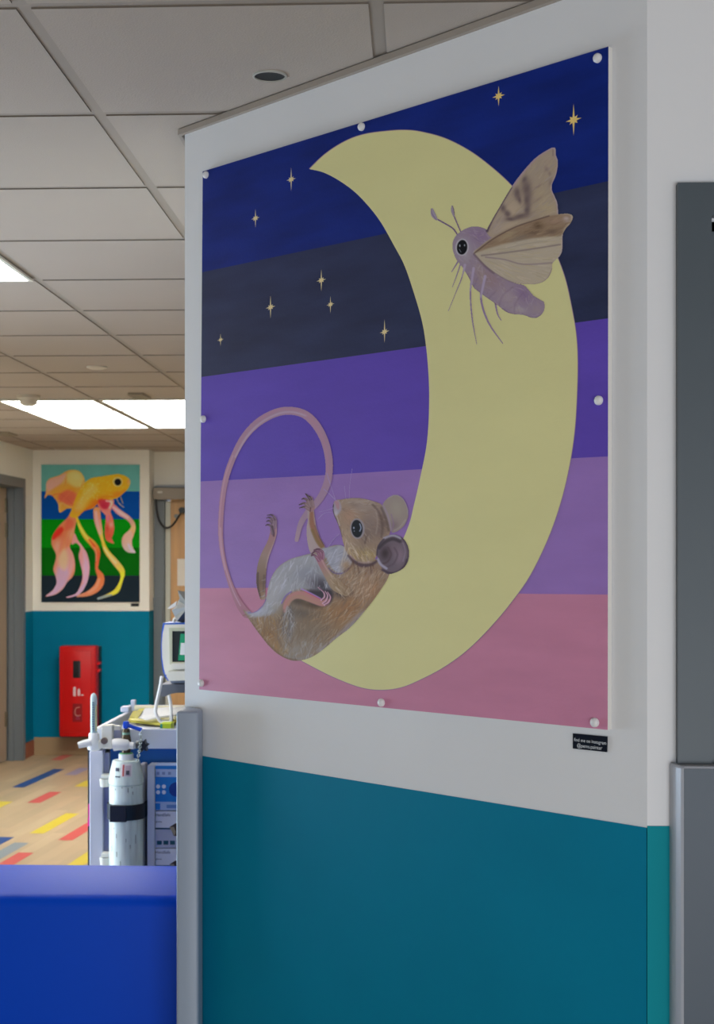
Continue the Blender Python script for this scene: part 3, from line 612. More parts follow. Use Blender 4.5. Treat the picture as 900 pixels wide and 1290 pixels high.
# wings
w1 = [(613.5, 292), (619, 279), (630, 260), (645, 235), (660, 215), (675, 199), (688, 190), (697, 185.5), (700.5, 188), (701, 196), (703.5, 203), (702.5, 214), (700, 223), (696, 232), (696, 240), (700, 249), (703, 257), (703.5, 270), (702, 278), (690, 284), (660, 290), (640, 296), (622, 300)]
P.poly(w1, (166, 148, 126), add=True)
P.blob(675, 215, 12, 20, .6, (164, 148, 130), .8); P.blob(690, 262, 12, 9, 0, (178, 160, 126), .8); P.blob(645, 265, 10, 14, .5, (184, 164, 140), .8); P.blob(628, 285, 7, 12, .5, (168, 152, 146), .8)
P.fur(420, w1, lambda x, y: math.atan2(y-300, x-612), 12, 1.0, [(178, 162, 138), (152, 134, 116), (170, 150, 120), (160, 146, 142)], .45, .15)
for b in ((661, 226, 3, 5, .5), (664, 238, 5, 8, .3), (652, 242, 4, 8, -.2), (655, 252, 2.4, 5, -.2), (664, 252, 4, 9, 0), (664, 265, 3.4, 5, .2), (634, 262, 3.4, 4.6, .2), (640, 270, 4, 4, 0), (643, 276, 6, 2.4, .1), (656, 272, 12, 3, -.25)): P.blob(*b, (96, 80, 82), .75)
for b in ((689, 213, 2.4, 3, 0), (693, 219, 2, 2.6, 0), (678, 235, 6, 1.5, -.5), (694, 230, 2.5, 5, .3), (680, 250, 8, 1.6, -.6)): P.blob(*b, (128, 108, 108), .6)
P.blob(650, 232, 4, 12, .5, (178, 160, 140), .5); P.blob(682, 245, 10, 10, 0, (172, 154, 124), .6); P.blob(690, 200, 8, 10, .4, (172, 152, 134), .6); P.blob(640, 285, 18, 4, -.4, (186, 166, 140), .6)
for b in ((662, 232, 5, 9, .4), (667, 246, 5, 10, .1), (666, 262, 3.5, 9, .1), (651, 246, 3.6, 7, -.3), (638, 267, 6, 3.4, .6), (652, 275, 16, 2.6, -.15)): P.blob(*b, (104, 88, 88), .5)
P.stroke([(614, 291), (620, 278), (631, 259), (646, 235)], [3.5, 2.6, 2, 1.2], (84, 68, 84), .8, .85); P.stroke([(646, 235), (661, 215), (676, 199), (689, 190), (697, 186)], 2.4, (164, 142, 166), .8, .7)
P.stroke([(697, 186), (700, 189), (700.5, 197), (703, 204), (702, 214), (699.5, 223), (695.5, 233), (695.5, 240), (699.5, 249), (702.5, 258), (703, 271)], 1.8, (176, 160, 176), .7, .7); P.stroke([(697, 188), (697, 196)], 1, (120, 96, 110), .5, .7)
w2 = [(597, 319), (605, 311), (616, 302), (630, 294), (650, 284), (675, 276), (692, 271), (706, 269.5), (716, 269), (722, 272.5), (720, 280), (714, 287), (710, 294), (709, 304), (709, 314), (706, 322), (697, 331), (696.5, 337), (694, 345), (689, 352), (680, 357), (665, 358.5), (645, 355), (625, 345), (610, 333)]
P.poly(w2, (180, 166, 144), add=True)
P.poly([(598, 318.5), (608, 309), (625, 297), (650, 284.5), (675, 276.5), (692, 271.5), (708, 270), (718, 271), (719, 278), (711, 288), (707, 297), (690, 298), (665, 301), (640, 306), (615, 313)], (146, 122, 98), 1.4)
P.blob(678, 284, 7, 6, 0, (100, 78, 58), .85); P.blob(672, 293, 12, 4, -.2, (112, 90, 72), .85); P.blob(695, 292, 10, 4, -.1, (110, 90, 76), .8); P.blob(655, 300, 12, 3.4, -.25, (120, 110, 100), .7); P.blob(640, 296, 12, 4, -.4, (164, 148, 116), .7); P.blob(700, 278, 12, 4, 0, (164, 136, 116), .7); P.blob(714, 276, 5, 4, .3, (196, 180, 180), .8)
P.fur(260, [(600, 318), (650, 286), (718, 272), (706, 296), (650, 303)], -.3, 12, 1, [(150, 126, 98), (120, 98, 78), (170, 148, 118)], .45, .15)
P.fur(300, [(600, 320), (650, 306), (706, 299), (704, 324), (692, 346), (665, 356), (625, 343)], lambda x, y: math.atan2(y-318, x-590), 16, 1.1, [(190, 178, 158), (174, 158, 132), (184, 168, 130), (186, 172, 156)], .45, .08)
P.stroke([(598, 319), (612, 308), (628, 297), (652, 285), (676, 277), (692, 272)], 1.3, (92, 72, 68), .6, .85)
P.stroke([(607, 322), (640, 318), (675, 313), (706, 308)], 1.8, (130, 114, 112), .7, .8); P.stroke([(612, 324), (636, 327), (660, 333), (697, 331)], 1.6, (140, 122, 128), .7, .8); P.stroke([(640, 312), (670, 306), (690, 304)], 1, (150, 136, 128), .6, .5)
P.stroke([(598, 320), (611, 334), (626, 345.5), (645, 355.5), (665, 358.5), (680, 357), (690, 351), (696, 339)], 1.3, (132, 112, 120), .6, .75); P.stroke([(709, 296), (708.5, 312), (704, 324), (697, 331)], 1.3, (176, 160, 176), .6, .7); P.stroke([(597, 320), (610, 334), (622, 344)], 2.2, (100, 80, 88), 1, .55)
P.blob(583, 311.5, 10, 12.5, .1, (168, 160, 168), .8); P.blob(582.5, 311.5, 8.4, 10.8, .1, (184, 180, 184), .9, True); P.blob(582.5, 311.5, 6.5, 9.2, .1, (12, 12, 18), 1, True); P.blob(579.6, 309.5, .9, 1.6, 0, (180, 184, 190), .9, True); P.blob(585.6, 309, .8, 1.3, 0, (180, 184, 190), .9, True); P.stroke([(579, 314), (581, 317.5)], .9, (140, 146, 152), .4, .8)
P.mesh('moth', lambda x, y: on_w(x, y, TH+.0007), attr_mat('paint_moth'), mural, (1.2, 1.2, 1.26), 'lilac grey moth with patterned cream wings')

# ---- plaque below the mural
bm = NB(); pq = [(722, 924), (765, 928), (764.5, 947.5), (722, 943)]
prism(bm, [V(on_w(x, y, .0025)) for x, y in pq], V(-WN*.0022))
base = on_w(743, 945, 0); pl = tag(obj('plaque', bm, mat('plaque_black', (4, 10, 28), .5, spec=.15), base=V(base)), 'small black plaque with white writing below right corner of moon painting', 'plaque')
for s, px, py, sz in (('find me on instagram', 743.8, 936.3, .0078), ('@pems.painter', 743.0, 943.2, .0083)):
    bm = text_mesh(s, sz, V(on_w(px, py-.4, .0030)), V(WU), (0, 0, 1), 'CENTER'); obj('lettering', bm, mat('letter_white', (225, 228, 232), .5), pl)
# ------------------------------------------------------------------ goldfish painting
YP = YF-.014
fb = on_y(114, 759, YF)
gold = thing('goldfish_painting', 'painting of an orange goldfish with trailing fins on far cream wall', 'painting', V(fb))
bm = NB(); pts = [on_y(x, y, YP) for x, y in ((52, 585.3), (176.2, 585.3), (175.6, 758.6), (52.4, 758.6))]
prism(bm, [V(p) for p in pts], (0, .013, 0)); obj('board', bm, mat('board_white_far', (220, 216, 205), .5), gold)
fb_cols = [((96, 168, 162), 'aqua'), ((0, 70, 150), 'blue'), ((0, 134, 8), 'green'), ((0, 94, 6), 'dark_green'), ((24, 38, 48), 'black_blue')]
ysb = [585.3, 619, 654, 690, 725, 758.6]; bm = NB()
for i in range(5): face(bm, [on_y(x, y, YP-.0015) for x, y in ((52.1, ysb[i]), (176.1, ysb[i]), (176, ysb[i+1]), (52.2, ysb[i+1]))], i)
obj('water_bands', bm, [pmat('paint_'+n, c, KF, rough=.6, spec=.1, var=.06) for c, n in fb_cols], gold, label='five painted water stripes')
P = Paint(54, 588, 174, 757, 3.0)
fin = [(56, 628), (58, 618), (58, 609), (63, 602.5), (75, 598.5), (84, 593), (93, 591.5), (101, 594), (107, 604), (105, 616), (97, 630), (93, 640), (84, 641), (75, 646), (73, 634), (66, 625), (60, 624)]
P.poly(fin, (226, 160, 62), .5, add=True); P.blob(66, 610, 8, 7, .5, (224, 150, 110), .8); P.blob(93, 603, 10, 8, .3, (230, 186, 84), .8); P.blob(82, 626, 9, 7, .2, (206, 96, 66), .9); P.blob(90, 618, 9, 6, -.6, (228, 150, 40), .8); P.stroke([(60, 624), (75, 610), (85, 600)], 1.5, (210, 120, 50), .8, .6); P.blob(62, 615, 5, 8, .2, (226, 170, 160), .8); P.blob(96, 600, 8, 6, .2, (236, 212, 150), .8); P.blob(80, 604, 6, 8, .6, (232, 190, 120), .7); P.blob(90, 632, 5, 8, .2, (204, 110, 90), .8); P.stroke([(63, 626), (76, 622), (92, 636)], 1.4, (190, 84, 50), .7, .7); P.stroke([(84, 596), (82, 610), (76, 622)], 1.2, (206, 130, 50), .6, .7); P.stroke([(74, 642), (78, 632), (90, 618)], 1.6, (240, 180, 90), .8, .6)
# tail
P.poly([(90, 645), (97, 652), (94, 668), (93, 680), (88, 688), (93, 700), (95, 715), (92, 726), (85, 733), (80, 741), (70, 749), (57, 751.5), (66, 744), (71, 735), (70, 726), (67, 717), (70, 705), (70, 697), (65, 686), (66, 675), (75, 662), (85, 652)], (222, 130, 90), .5, add=True)
P.blob(74, 672, 8, 5, -.8, (206, 50, 34), .9); P.blob(82, 668, 7, 10, .3, (226, 124, 70), .8); P.blob(78, 715, 10, 14, .1, (206, 158, 160), .9); P.blob(76, 735, 9, 9, -.5, (186, 156, 184), .9); P.blob(90, 706, 4, 14, 0, (226, 150, 130), .8); P.blob(81, 700, 3, 12, .1, (226, 176, 130), .8); P.blob(64, 748, 8, 4, -.4, (190, 164, 190), .9)
P.blob(72, 690, 5, 12, .1, (232, 160, 140), .8); P.blob(86, 716, 6, 10, .2, (214, 180, 200), .8); P.blob(90, 672, 5, 10, .2, (236, 170, 130), .7); P.blob(70, 742, 8, 5, -.6, (206, 186, 212), .9); P.blob(70, 668, 4, 6, .6, (226, 90, 60), .7)
for q in ([(86, 660), (76, 690), (74, 720), (66, 745)], [(90, 665), (82, 695), (80, 722), (72, 742)], [(90, 690), (88, 712), (82, 732)]): P.stroke(q, 1.1, (196, 110, 100), .6, .5)
P.poly([(94, 672), (98, 680), (104, 688), (110, 698), (113, 712), (112, 726), (108, 738), (101, 748), (88, 753), (83, 752), (95, 748), (101, 738), (104, 725), (101, 710), (99, 700), (101, 690), (96, 684), (90, 686)], (216, 150, 150), .5, add=True); P.blob(107, 715, 5, 14, 0, (214, 176, 200), .9); P.blob(109, 735, 4, 10, .3, (206, 186, 212), .8); P.blob(98, 746, 9, 4, -.5, (190, 160, 188), .8)
P.stroke([(97, 653), (101, 664), (108, 676), (117, 685), (123, 695), (122.5, 708), (122, 717), (127, 727), (124, 738), (113, 747), (98, 751)], [3, 4.5, 6, 8, 7, 5, 4, 9, 10, 7, 3], [(226, 196, 50), (228, 200, 56), (226, 160, 60), (214, 90, 50), (216, 110, 70), (222, 120, 70), (220, 130, 90), (200, 140, 110)], .5, add=True)
P.stroke([(99, 660), (107, 674), (116, 684)], 1.4, (244, 226, 120), .6, .7)
P.stroke([(122, 643), (123, 655), (126, 668), (129, 680), (134, 694), (146, 709), (154, 720), (153, 731), (147, 744), (136, 750), (124, 754)], [9, 9, 7, 4, 6, 8, 7, 4, 6, 4, 3], [(226, 150, 96), (216, 150, 140), (224, 190, 90), (230, 190, 50), (222, 180, 110), (228, 210, 50), (230, 214, 60), (220, 206, 70), (150, 160, 160)], .5, add=True)
# pelvic fins
P.stroke([(136, 645), (138, 656), (138, 668), (137, 678), (143, 684)], [6, 10, 12, 8, 2], [(222, 130, 110), (214, 110, 90), (206, 90, 60), (210, 110, 90)], .5, add=True)
P.stroke([(141, 636), (150, 645), (162, 653), (168, 662), (166, 670), (160, 680), (162, 690), (170, 696)], [6, 7, 6, 6, 8, 13, 11, 2], [(206, 110, 120), (204, 160, 160), (200, 150, 140), (214, 180, 120), (214, 150, 120), (196, 176, 170), (190, 176, 180)], .5, add=True)
P.poly([(122, 629), (143, 629), (141, 640), (136, 650), (131, 647), (125, 640)], (214, 130, 120), .6, add=True); P.blob(131, 637, 5, 4, .4, (200, 30, 60), .9); P.blob(139, 632, 4, 4, 0, (226, 180, 160), .8)
P.poly([(66, 738), (72, 716), (80, 712), (88, 720), (86, 732), (80, 741), (70, 749), (57, 751.5), (66, 744)], (198, 168, 198), 3, .85)
P.poly([(84, 690), (92, 694), (94, 712), (88, 722), (84, 706)], (226, 160, 160), 2, .7); P.poly([(74, 700), (82, 692), (86, 704), (82, 718), (74, 712)], (234, 190, 150), 2.4, .8)
P.poly([(66, 674), (76, 664), (80, 668), (72, 676), (67, 680)], (212, 44, 32), 1.2, .9); P.poly([(84, 654), (92, 656), (92, 664), (82, 668)], (222, 92, 66), 2, .7)
P.poly([(104, 692), (111, 704), (112, 724), (107, 738), (104, 728), (107, 712)], (206, 170, 196), 1.6, .9); P.stroke([(100, 684), (106, 692), (110, 704)], 3, (226, 160, 170), 1.2, .8); P.poly([(104, 736), (108, 738), (100, 749), (88, 753), (84, 752), (96, 747)], (200, 172, 202), 1, .9)
P.poly([(57, 612), (63, 603.5), (76, 599), (84, 596), (78, 608), (66, 618)], (236, 168, 156), 1.6, .85); P.poly([(84, 597), (93, 592.5), (101, 595), (106, 604), (98, 614), (86, 608)], (238, 206, 126), 2, .8); P.poly([(74, 625), (84, 617), (96, 622), (94, 632), (84, 636), (76, 632)], (208, 100, 78), 2, .8); P.poly([(62, 620), (76, 611), (88, 612), (74, 622)], (230, 160, 60), 1.6, .8)
P.stroke([(75, 646), (77, 634), (84, 637), (90, 640)], 2.2, (232, 176, 90), 1, .8)
P.poly([(156, 676), (162, 668), (167, 672), (166, 684), (163, 688), (158, 686)], (206, 176, 160), 1.6, .85); P.stroke([(162, 686), (165, 692), (169, 696)], 3, (200, 184, 204), .8, .9); P.stroke([(143, 639), (152, 646), (161, 652)], 2.4, (224, 196, 200), .8, .8)
P.stroke([(121, 645), (122, 655), (124, 664), (126, 672)], 3.2, (226, 176, 176), 1, .8); P.stroke([(137, 650), (136, 656)], 3, (206, 110, 150), 1, .8); P.blob(140, 661, 3, 4, 0, (232, 170, 150), .8); P.blob(135, 666, 2.5, 6, 0, (196, 70, 52), .8)
P.stroke([(118, 688), (121, 697), (121, 706)], 2.4, (232, 140, 110), .8, .8); P.stroke([(125, 730), (121, 740), (112, 746)], 3, (230, 160, 130), 1.2, .7); P.stroke([(113, 680), (119, 688)], 2.5, (206, 70, 40), .9, .8)
P.stroke([(131, 690), (138, 700), (146, 709)], 2.4, (234, 206, 160), .8, .8); P.stroke([(152, 737), (147, 742)], 3, (190, 196, 60), .8, .6); P.stroke([(140, 750), (130, 752), (124, 754)], 3, (146, 166, 170), .8, .9)
bd = [(88, 650), (91, 640), (96, 626), (104, 612), (114, 602.5), (128, 600), (140, 598), (150, 597), (159, 600), (164.5, 606), (162, 615), (156, 621), (149, 627), (140, 629.5), (126, 631), (118, 640), (106, 644), (97, 652)]
P.poly(bd, (234, 172, 30), .5, add=True); P.blob(120, 632, 14, 5, -.5, (228, 120, 24), .85); P.blob(98, 640, 7, 9, .4, (232, 150, 70), .8); P.blob(115, 615, 12, 8, -.5, (238, 196, 80), .7); P.blob(148, 622, 9, 4, -.2, (234, 130, 26), .8); P.blob(140, 603, 14, 4, 0, (226, 180, 34), .7); P.blob(163, 607, 3, 5, 0, (226, 150, 110), .8)
P.fur(180, bd, -.6, 4, .8, [(246, 210, 110), (222, 150, 30), (240, 186, 60)], .5, .6)
P.poly([(95, 640), (104, 622), (116, 612), (122, 616), (112, 630), (104, 642)], (240, 190, 100), 3, .7); P.stroke([(100, 651), (108, 643), (118, 637), (128, 629)], 3, (230, 104, 22), 1.4, .8); P.stroke([(130, 626), (146, 625), (158, 618)], 3, (234, 132, 26), 1.6, .8)
for k_ in range(40):
    x_, y_ = RNG.uniform(100, 128), RNG.uniform(608, 634); P.blob(x_, y_, .8, .8, 0, (248, 222, 150), .6)
P.poly([(124, 630), (138, 630), (136, 640), (129, 640)], (196, 40, 70), 1.2, .8); P.stroke([(134, 631), (141, 633), (138, 640)], 2, (236, 214, 190), .8, .8)
P.blob(148.3, 607, 6.2, 6.2, 0, (220, 196, 120), .9, True); P.blob(148.5, 607.3, 4.3, 4.3, 0, (18, 16, 20), 1, True)
P.stroke([(147, 628), (150, 634), (156, 639)], 1, (180, 170, 150), .4, add=True); P.stroke([(152, 626), (155, 634)], 1, (190, 170, 90), .4, add=True)
P.mesh('goldfish', lambda x, y: on_y(x, y, YP-.0025), attr_mat('paint_goldfish'), gold, KF, 'orange goldfish with pink and yellow ribbon fins')
bm = NB(); pts = [on_y(x, y, YF-.004) for x, y in ((165, 760), (175, 760), (175, 764), (165, 764))]; prism(bm, [V(p) for p in pts], (0, .0035, 0))
tag(obj('plaque', bm, mat('plaque_black_far', (20, 22, 24), .4), base=V(on_y(170, 764, YF))), 'tiny black plaque under right corner of goldfish painting', 'plaque')

# ------------------------------------------------------------------ fire extinguisher box
def py(x, y, Y): return V(on_y(x, y, Y))
fb = py(97, 929, YF-.2)
fe = thing('fire_extinguisher_box', 'red plastic fire extinguisher box on far teal wall', 'fire extinguisher box', (fb[0], YF-.1, fb[2]))
yfr = YF-.22
a_ = py(74.5, 928.5, yfr); b_ = py(120.5, 814, yfr)
bm = NB(); box(bm, (a_[0], yfr, a_[2]), (b_[0], YF-.085, b_[2]), .014, 3); box(bm, (a_[0]+.035, yfr-.006, a_[2]+.04), (b_[0]-.035, yfr+.01, b_[2]-.04), .005, 2)
obj('cover', bm, m_red, fe, smooth=True)
bm = NB(); box(bm, (a_[0]+.01, YF-.088, a_[2]+.012), (b_[0]+.006, YF-.003, b_[2]-.012), .004); obj('back_tray', bm, m_black, fe, label='black back tray')
for yy in (836, 845):
    c = py(122, yy, yfr+.06); bm = NB(); box(bm, (b_[0]-.01, yfr+.06, c[2]-.012), (b_[0]+.018, YF-.06, c[2]+.012), .003); obj('latch', bm, m_red, fe)
def fpanel(bm, x0, y0, x1, y1, d, mi=0):
    p, q = py(x0, y1, d), py(x1, y0, d); box(bm, (p[0], d, p[2]), (q[0], yfr+.004, q[2]), mi=mi)
bm = NB(); fpanel(bm, 92, 832.5, 101.5, 854, yfr-.008); w_ = obj('viewing_window', bm, m_black, fe, label='dark viewing window')
bm = NB(); fpanel(bm, 99.2, 835, 101, 852, yfr-.0095); obj('glass_glint_strip', bm, mat('grey_tint', (70, 74, 80), .2), w_)
bm = NB()
for (x, y0, y1, r) in ((94, 866, 877, .0115), (99.4, 868.5, 876.5, .0105)):
    p0, p1 = py(x, y1, yfr-.0065), py(x, y0, yfr-.0065); box(bm, (p0[0]-r, yfr-.0085, p0[2]), (p0[0]+r, yfr-.0055, p1[2]), .004); lathe_z(bm, (p1[0], yfr-.007, p1[2]), [(.001, .008), (r*.6, .004), (r*.7, 0), (r*.5, -.006)], 12)
p0 = py(104, 876, yfr-.006); box(bm, (p0[0]-.012, yfr-.0085, p0[2]-.002), (p0[0]+.009, yfr-.0055, p0[2]+.008)); obj('pictogram', bm, mat('pale_print', (226, 200, 204), .5), fe, label='pale extinguisher pictogram')
bm = NB(); fpanel(bm, 91.5, 886.5, 103.5, 909.5, yfr-.0075); s_ = obj('sign', bm, m_darkred, fe, label='dark red picture sign')
bm = NB(); q = [py(x, y, yfr-.009) for x, y in ((100.5, 891), (96, 892), (94.5, 896), (95, 900), (97.5, 902), (101.5, 901))]; tube(bm, smooth_path(q, 4), .0045, 6); obj('emblem', bm, mat('rose_print', (196, 130, 120), .5), s_)
bm = NB()
for i, h in enumerate((0, 1)):
    p0 = py(95.5+i*.6, 906-h*2.6, yfr-.009); box(bm, (p0[0], yfr-.0095, p0[2]), (p0[0]+.034-.01*i, yfr-.007, p0[2]+.005))
obj('caption_marks', bm, mat('violet_print', (160, 70, 120), .5), s_)
for yy in (841, 902):
    pass

# ------------------------------------------------------------------ far left door (deep reveal) and far wooden door
bm = NB(); X0 = XL
box(bm, (X0-.16, LD1-.02, 0), (X0+.002, LD1, LDZ)); box(bm, (X0-.001, LD1-.02, 0), (X0+.018, LD1+.055, LDZ+.055)); box(bm, (X0-.16, LD0, LDZ-.02), (X0+.002, LD1-.02, LDZ)); box(bm, (X0-.001, LD0-.055, LDZ-.02), (X0+.018, LD1-.02, LDZ+.055)); box(bm, (X0-.16, LD0, 0), (X0+.002, LD0+.02, LDZ-.02)); box(bm, (X0-.001, LD0-.055, 0), (X0+.018, LD0+.02, LDZ-.02)); box(bm, (X0-.10, LD1-.04, 0), (X0-.055, LD1-.02, LDZ-.02))
d1 = struct(obj('door_1', bm, m_frame2, base=(XL, 11.6, 0)), 'grey framed doorway in far left wall', 'door')
bm = NB(); box(bm, (X0-.155, LD0+.024, .01), (X0-.112, LD1-.045, LDZ-.025), .002); lf = obj('door_leaf', bm, mat('leaf_beige', (170, 150, 128), .5), d1, label='beige door leaf')
for z in (.35, 1.9, 2.1):
    bm = NB(); box(bm, (X0-.113, LD1-.10, z-.06), (X0-.104, LD1-.041, z+.06), .002); obj('hinge', bm, mat('hinge_bronze', (132, 124, 104), .4, .6), lf)
bm = NB(); fx0 = py(194.5, 700, YF2-.03)[0]; fx1 = py(207, 700, YF2-.03)[0]; fw = fx0+1.02
box(bm, (fx0, YF2-.03, 0), (fx1, YF2+.12, 2.285)); box(bm, (fw-.07, YF2-.03, 0), (fw, YF2+.12, 2.285)); box(bm, (fx1, YF2-.03, 2.225), (fw-.07, YF2+.12, 2.285)); box(bm, (fx0-.004, YF2-.05, 0), (fx1-.01, YF2-.028, 1.33), .003)
d2 = struct(obj('door_2', bm, m_frame2, base=((fx0+fw)/2, YF2, 0)), 'far wooden door with grey frame', 'door')
bm = NB(); lx0 = fx1+.002; lx1 = fw-.075; box(bm, (lx0+.045, YF2+.02, .01), (lx1, YF2+.064, 2.22), .002); lf = obj('door_leaf', bm, m_wood, d2, label='pale wooden door leaf')
bm = NB(); box(bm, (lx0, YF2+.012, .01), (lx0+.045, YF2+.064, 2.16), .003); obj('edge_strip', bm, mat('strip_pale', (196, 198, 186), .35), lf, label='pale metal edge strip')
ca = py(193.5, 629, YF2-.12); cb = py(262, 614.5, YF2-.12)
bm = NB(); box(bm, (ca[0], YF2-.14, ca[2]), (cb[0], YF2-.031, cb[2]), .006); cl = obj('overhead_closer', bm, mat('closer_taupe', (142, 132, 120), .45), d2, label='taupe overhead closer box')
bm = NB(); q = py(201.5, 620, YF2-.142); box(bm, (q[0]-.02, YF2-.143, q[2]-.008), (q[0]+.02, YF2-.139, q[2]+.008)); obj('badge', bm, mat('badge_pale', (200, 194, 184), .4), cl)
bm = NB(); q = [py(x, y, YF2-.1) for x, y in ((196.5, 628), (197, 640), (200, 654), (205, 662), (211, 665), (218, 661), (225, 651), (229, 644), (233, 640))]; tube(bm, smooth_path(q, 5), .009, 8); obj('cable', bm, m_black, cl, smooth=True, label='black looped cable')
bm = NB(); q = py(230.5, 643, YF2-.04); tube(bm, [(q[0], YF2-.11, q[2]), (q[0], YF2+.018, q[2])], .026, 14); obj('cable_mount', bm, m_black, lf, smooth=True)
bm = NB(); q = py(222.5, 650.5, YF2); tube(bm, [(q[0], YF2-.01, q[2]), (q[0], YF2+.019, q[2])], .02, 14); obj('door_stud', bm, mat('stud_grey', (120, 124, 124), .4), lf, smooth=True)
bm = NB(); a_ = py(223.5, 738, YF2+.016); b_ = py(245, 704, YF2+.016); box(bm, (a_[0], YF2+.016, a_[2]), (b_[0], YF2+.0195, b_[2])); tag(obj('notice', bm, mat('paper_white', (232, 226, 216), .7), base=(a_[0]+.07, YF2+.018, a_[2])), 'white paper notice on the far wooden door', 'notice')

# ------------------------------------------------------------------ ceiling fittings
m_lamp = emis('lamp_diffuser', (1.0, .98, .93), 13.0); m_lampn = emis('lamp_diffuser_near', (1.0, .96, .87), 5.0)
m_lf = mat('lamp_frame', (225, 222, 210), .4)
def cell(i, k): return GX0+GXS*i+GXS/2, GY0+GYS*k+GYS/2
proto = None
def light_panel(i, k, label, group=None):
    global proto
    cx, cy = cell(i, k)
    if proto is None:
        t = thing('ceiling_light', label, 'ceiling light', (cx, cy, CEIL))
        hx, hy = GXS/2-.012, GYS/2-.012; bm = NB()
        for lo, hi in (((-hx, -hy), (-hx+.02, hy)), ((hx-.014, -hy), (hx, hy)), ((-hx+.014, -hy), (hx-.014, -hy+.014)), ((-hx+.014, hy-.014), (hx-.014, hy))):
            box(bm, (cx+lo[0], cy+lo[1], CEIL-.008), (cx+hi[0], cy+hi[1], CEIL-.0005))
        obj('frame', bm, m_lf, t)
        bm = NB(); box(bm, (cx-hx+.014, cy-hy+.014, CEIL-.006), (cx+hx-.014, cy+hy-.014, CEIL-.001)); obj('diffuser', bm, m_lamp, t)
        proto = t; r = t
    else:
        r = proto.copy(); COL.objects.link(r); r.location = (cx, cy, CEIL); r['label'] = label
        for ch in list(proto.children):
            c = ch.copy(); COL.objects.link(c); c.parent = r
    r['group'] = group or 'lit ceiling panels at the far end'
    return r
for col, cn in ((-3, 'left'), (-2, 'right')):
    for k, rn in ((10, 'nearest'), (11, 'middle'), (12, 'farthest')):
        light_panel(col, k, f'{rn} panel of the {cn} column in the far block of six lit ceiling panels')
for k in (3, 5, 7): light_panel(-4, k, f'added ceiling panel out of view over the left side, row {("one", "two", "three")[k//2-1]}', 'added ceiling panels over the left side')  # unseen panels added to brighten the far zone
for k in (10, 12): light_panel(0, k, f'added ceiling panel hidden behind the angled wall, {"nearer" if k == 10 else "farther"} one', 'added hidden ceiling panels')  # added out of sight for more light at the far end
light_panel(-2, 3, 'single lit ceiling panel nearest the camera, cut by the left edge', 'near lit ceiling panel')
def disc(name, x, y, prof, m, label, cat, z=CEIL):
    c = on_z(x, y, CEIL); bm = NB(); lathe_z(bm, (c[0], c[1], CEIL), prof, 28)
    return tag(obj(name, bm, m, base=(c[0], c[1], CEIL), smooth=True), label, cat)
c = on_z(340, 95, CEIL)
dl = thing('downlight', 'round unlit black downlight in the ceiling above the moon painting', 'downlight', (c[0], c[1], CEIL))
bm = NB(); lathe_z(bm, (c[0], c[1], CEIL), [(.0335, 0), (.0335, -.003), (.030, -.004), (.0295, -.001), (.0295, .0)], 32); obj('rim', bm, mat('rim_grey', (176, 174, 166), .4), dl, smooth=True)
bm = NB(); lathe_z(bm, (c[0], c[1], CEIL), [(.0295, -.0012), (.02, -.001), (.001, -.0008)], 32); obj('dark_recess', bm, m_dark, dl)
disc('smoke_detector', 36, 498, [(.066, 0), (.066, -.018), (.052, -.024), (.048, -.05), (.03, -.06), (.001, -.061)], mat('detector_ivory', (196, 188, 172), .5), 'ivory smoke detector beside the far lit panels', 'smoke detector')
disc('sprinkler', 122, 462, [(.05, 0), (.05, -.006), (.03, -.012), (.012, -.014), (.001, -.014)], mat('sprinkler_pale', (205, 198, 184), .4), 'small pale round sprinkler plate on the tiled ceiling', 'sprinkler')
for x, y, lb in ((176, 497.5, 'small grey ceiling grille just before the right lit panels'), (9, 545.5, 'small ceiling grille near the far left wall')):
    c = on_z(x, y, CEIL); bm = NB(); box(bm, (c[0]-.045, c[1]-.12, CEIL-.016), (c[0]+.045, c[1]+.12, CEIL-.0005), .003)
    for k in range(5): box(bm, (c[0]-.038, c[1]-.1+k*.045, CEIL-.019), (c[0]+.038, c[1]-.085+k*.045, CEIL-.015))
    tag(obj('ceiling_grille', bm, mat('grille_grey', (150, 140, 122), .5), base=(c[0], c[1], CEIL)), lb, 'grille')

# ------------------------------------------------------------------ blue padded bench
bz = .898
bx0, bx1 = -1.62, -.517
bn = thing('padded_bench', 'royal blue vinyl padded bench beside the grey corner guard', 'bench', ((bx0+bx1)/2, 3.48, 0))
bm = NB(); box(bm, (bx0, 3.292, .10), (bx1, 3.655, bz), .026, 5); obj('padding', bm, m_blue, bn, smooth=True)
bm = NB(); box(bm, (bx0+.04, 3.34, 0), (bx1-.04, 3.62, .101), .004); obj('plinth', bm, m_black, bn, label='black plinth')

# ------------------------------------------------------------------ medical trolley
YT = 5.0
def pt(x, y, Y=YT): return py(x, y, Y)
ztop = pt(200, 918)[2]; zr = pt(200, 943)[2]
x_post0, x_post1, x_strip = pt(113.5, 900)[0], pt(131, 900)[0], pt(138, 900)[0]
xR = x_post0+.62; yBk = YT+.62
tr = thing('medical_trolley', 'white and blue hospital trolley behind the corner guard', 'trolley', (x_post0+.31, YT+.31, 0))
m_tray = mat('tray_grey', (196, 202, 218), .4)
m_bluep = mat('blue_panel', (0, 84, 158), .45)
bm = NB()
box(bm, (x_post0+.01, YT-.01, zr), (xR, YT+.012, ztop), .003); box(bm, (x_post0+.01, yBk-.02, zr), (xR, yBk, ztop+.02), .004); box(bm, (x_post0+.01, YT+.012, zr), (x_post0+.03, yBk-.02, ztop), .004); box(bm, (xR-.02, YT+.012, zr), (xR, yBk-.02, ztop), .004)
box(bm, (x_post0+.03, YT+.012, zr), (xR-.02, yBk-.02, ztop-.03))
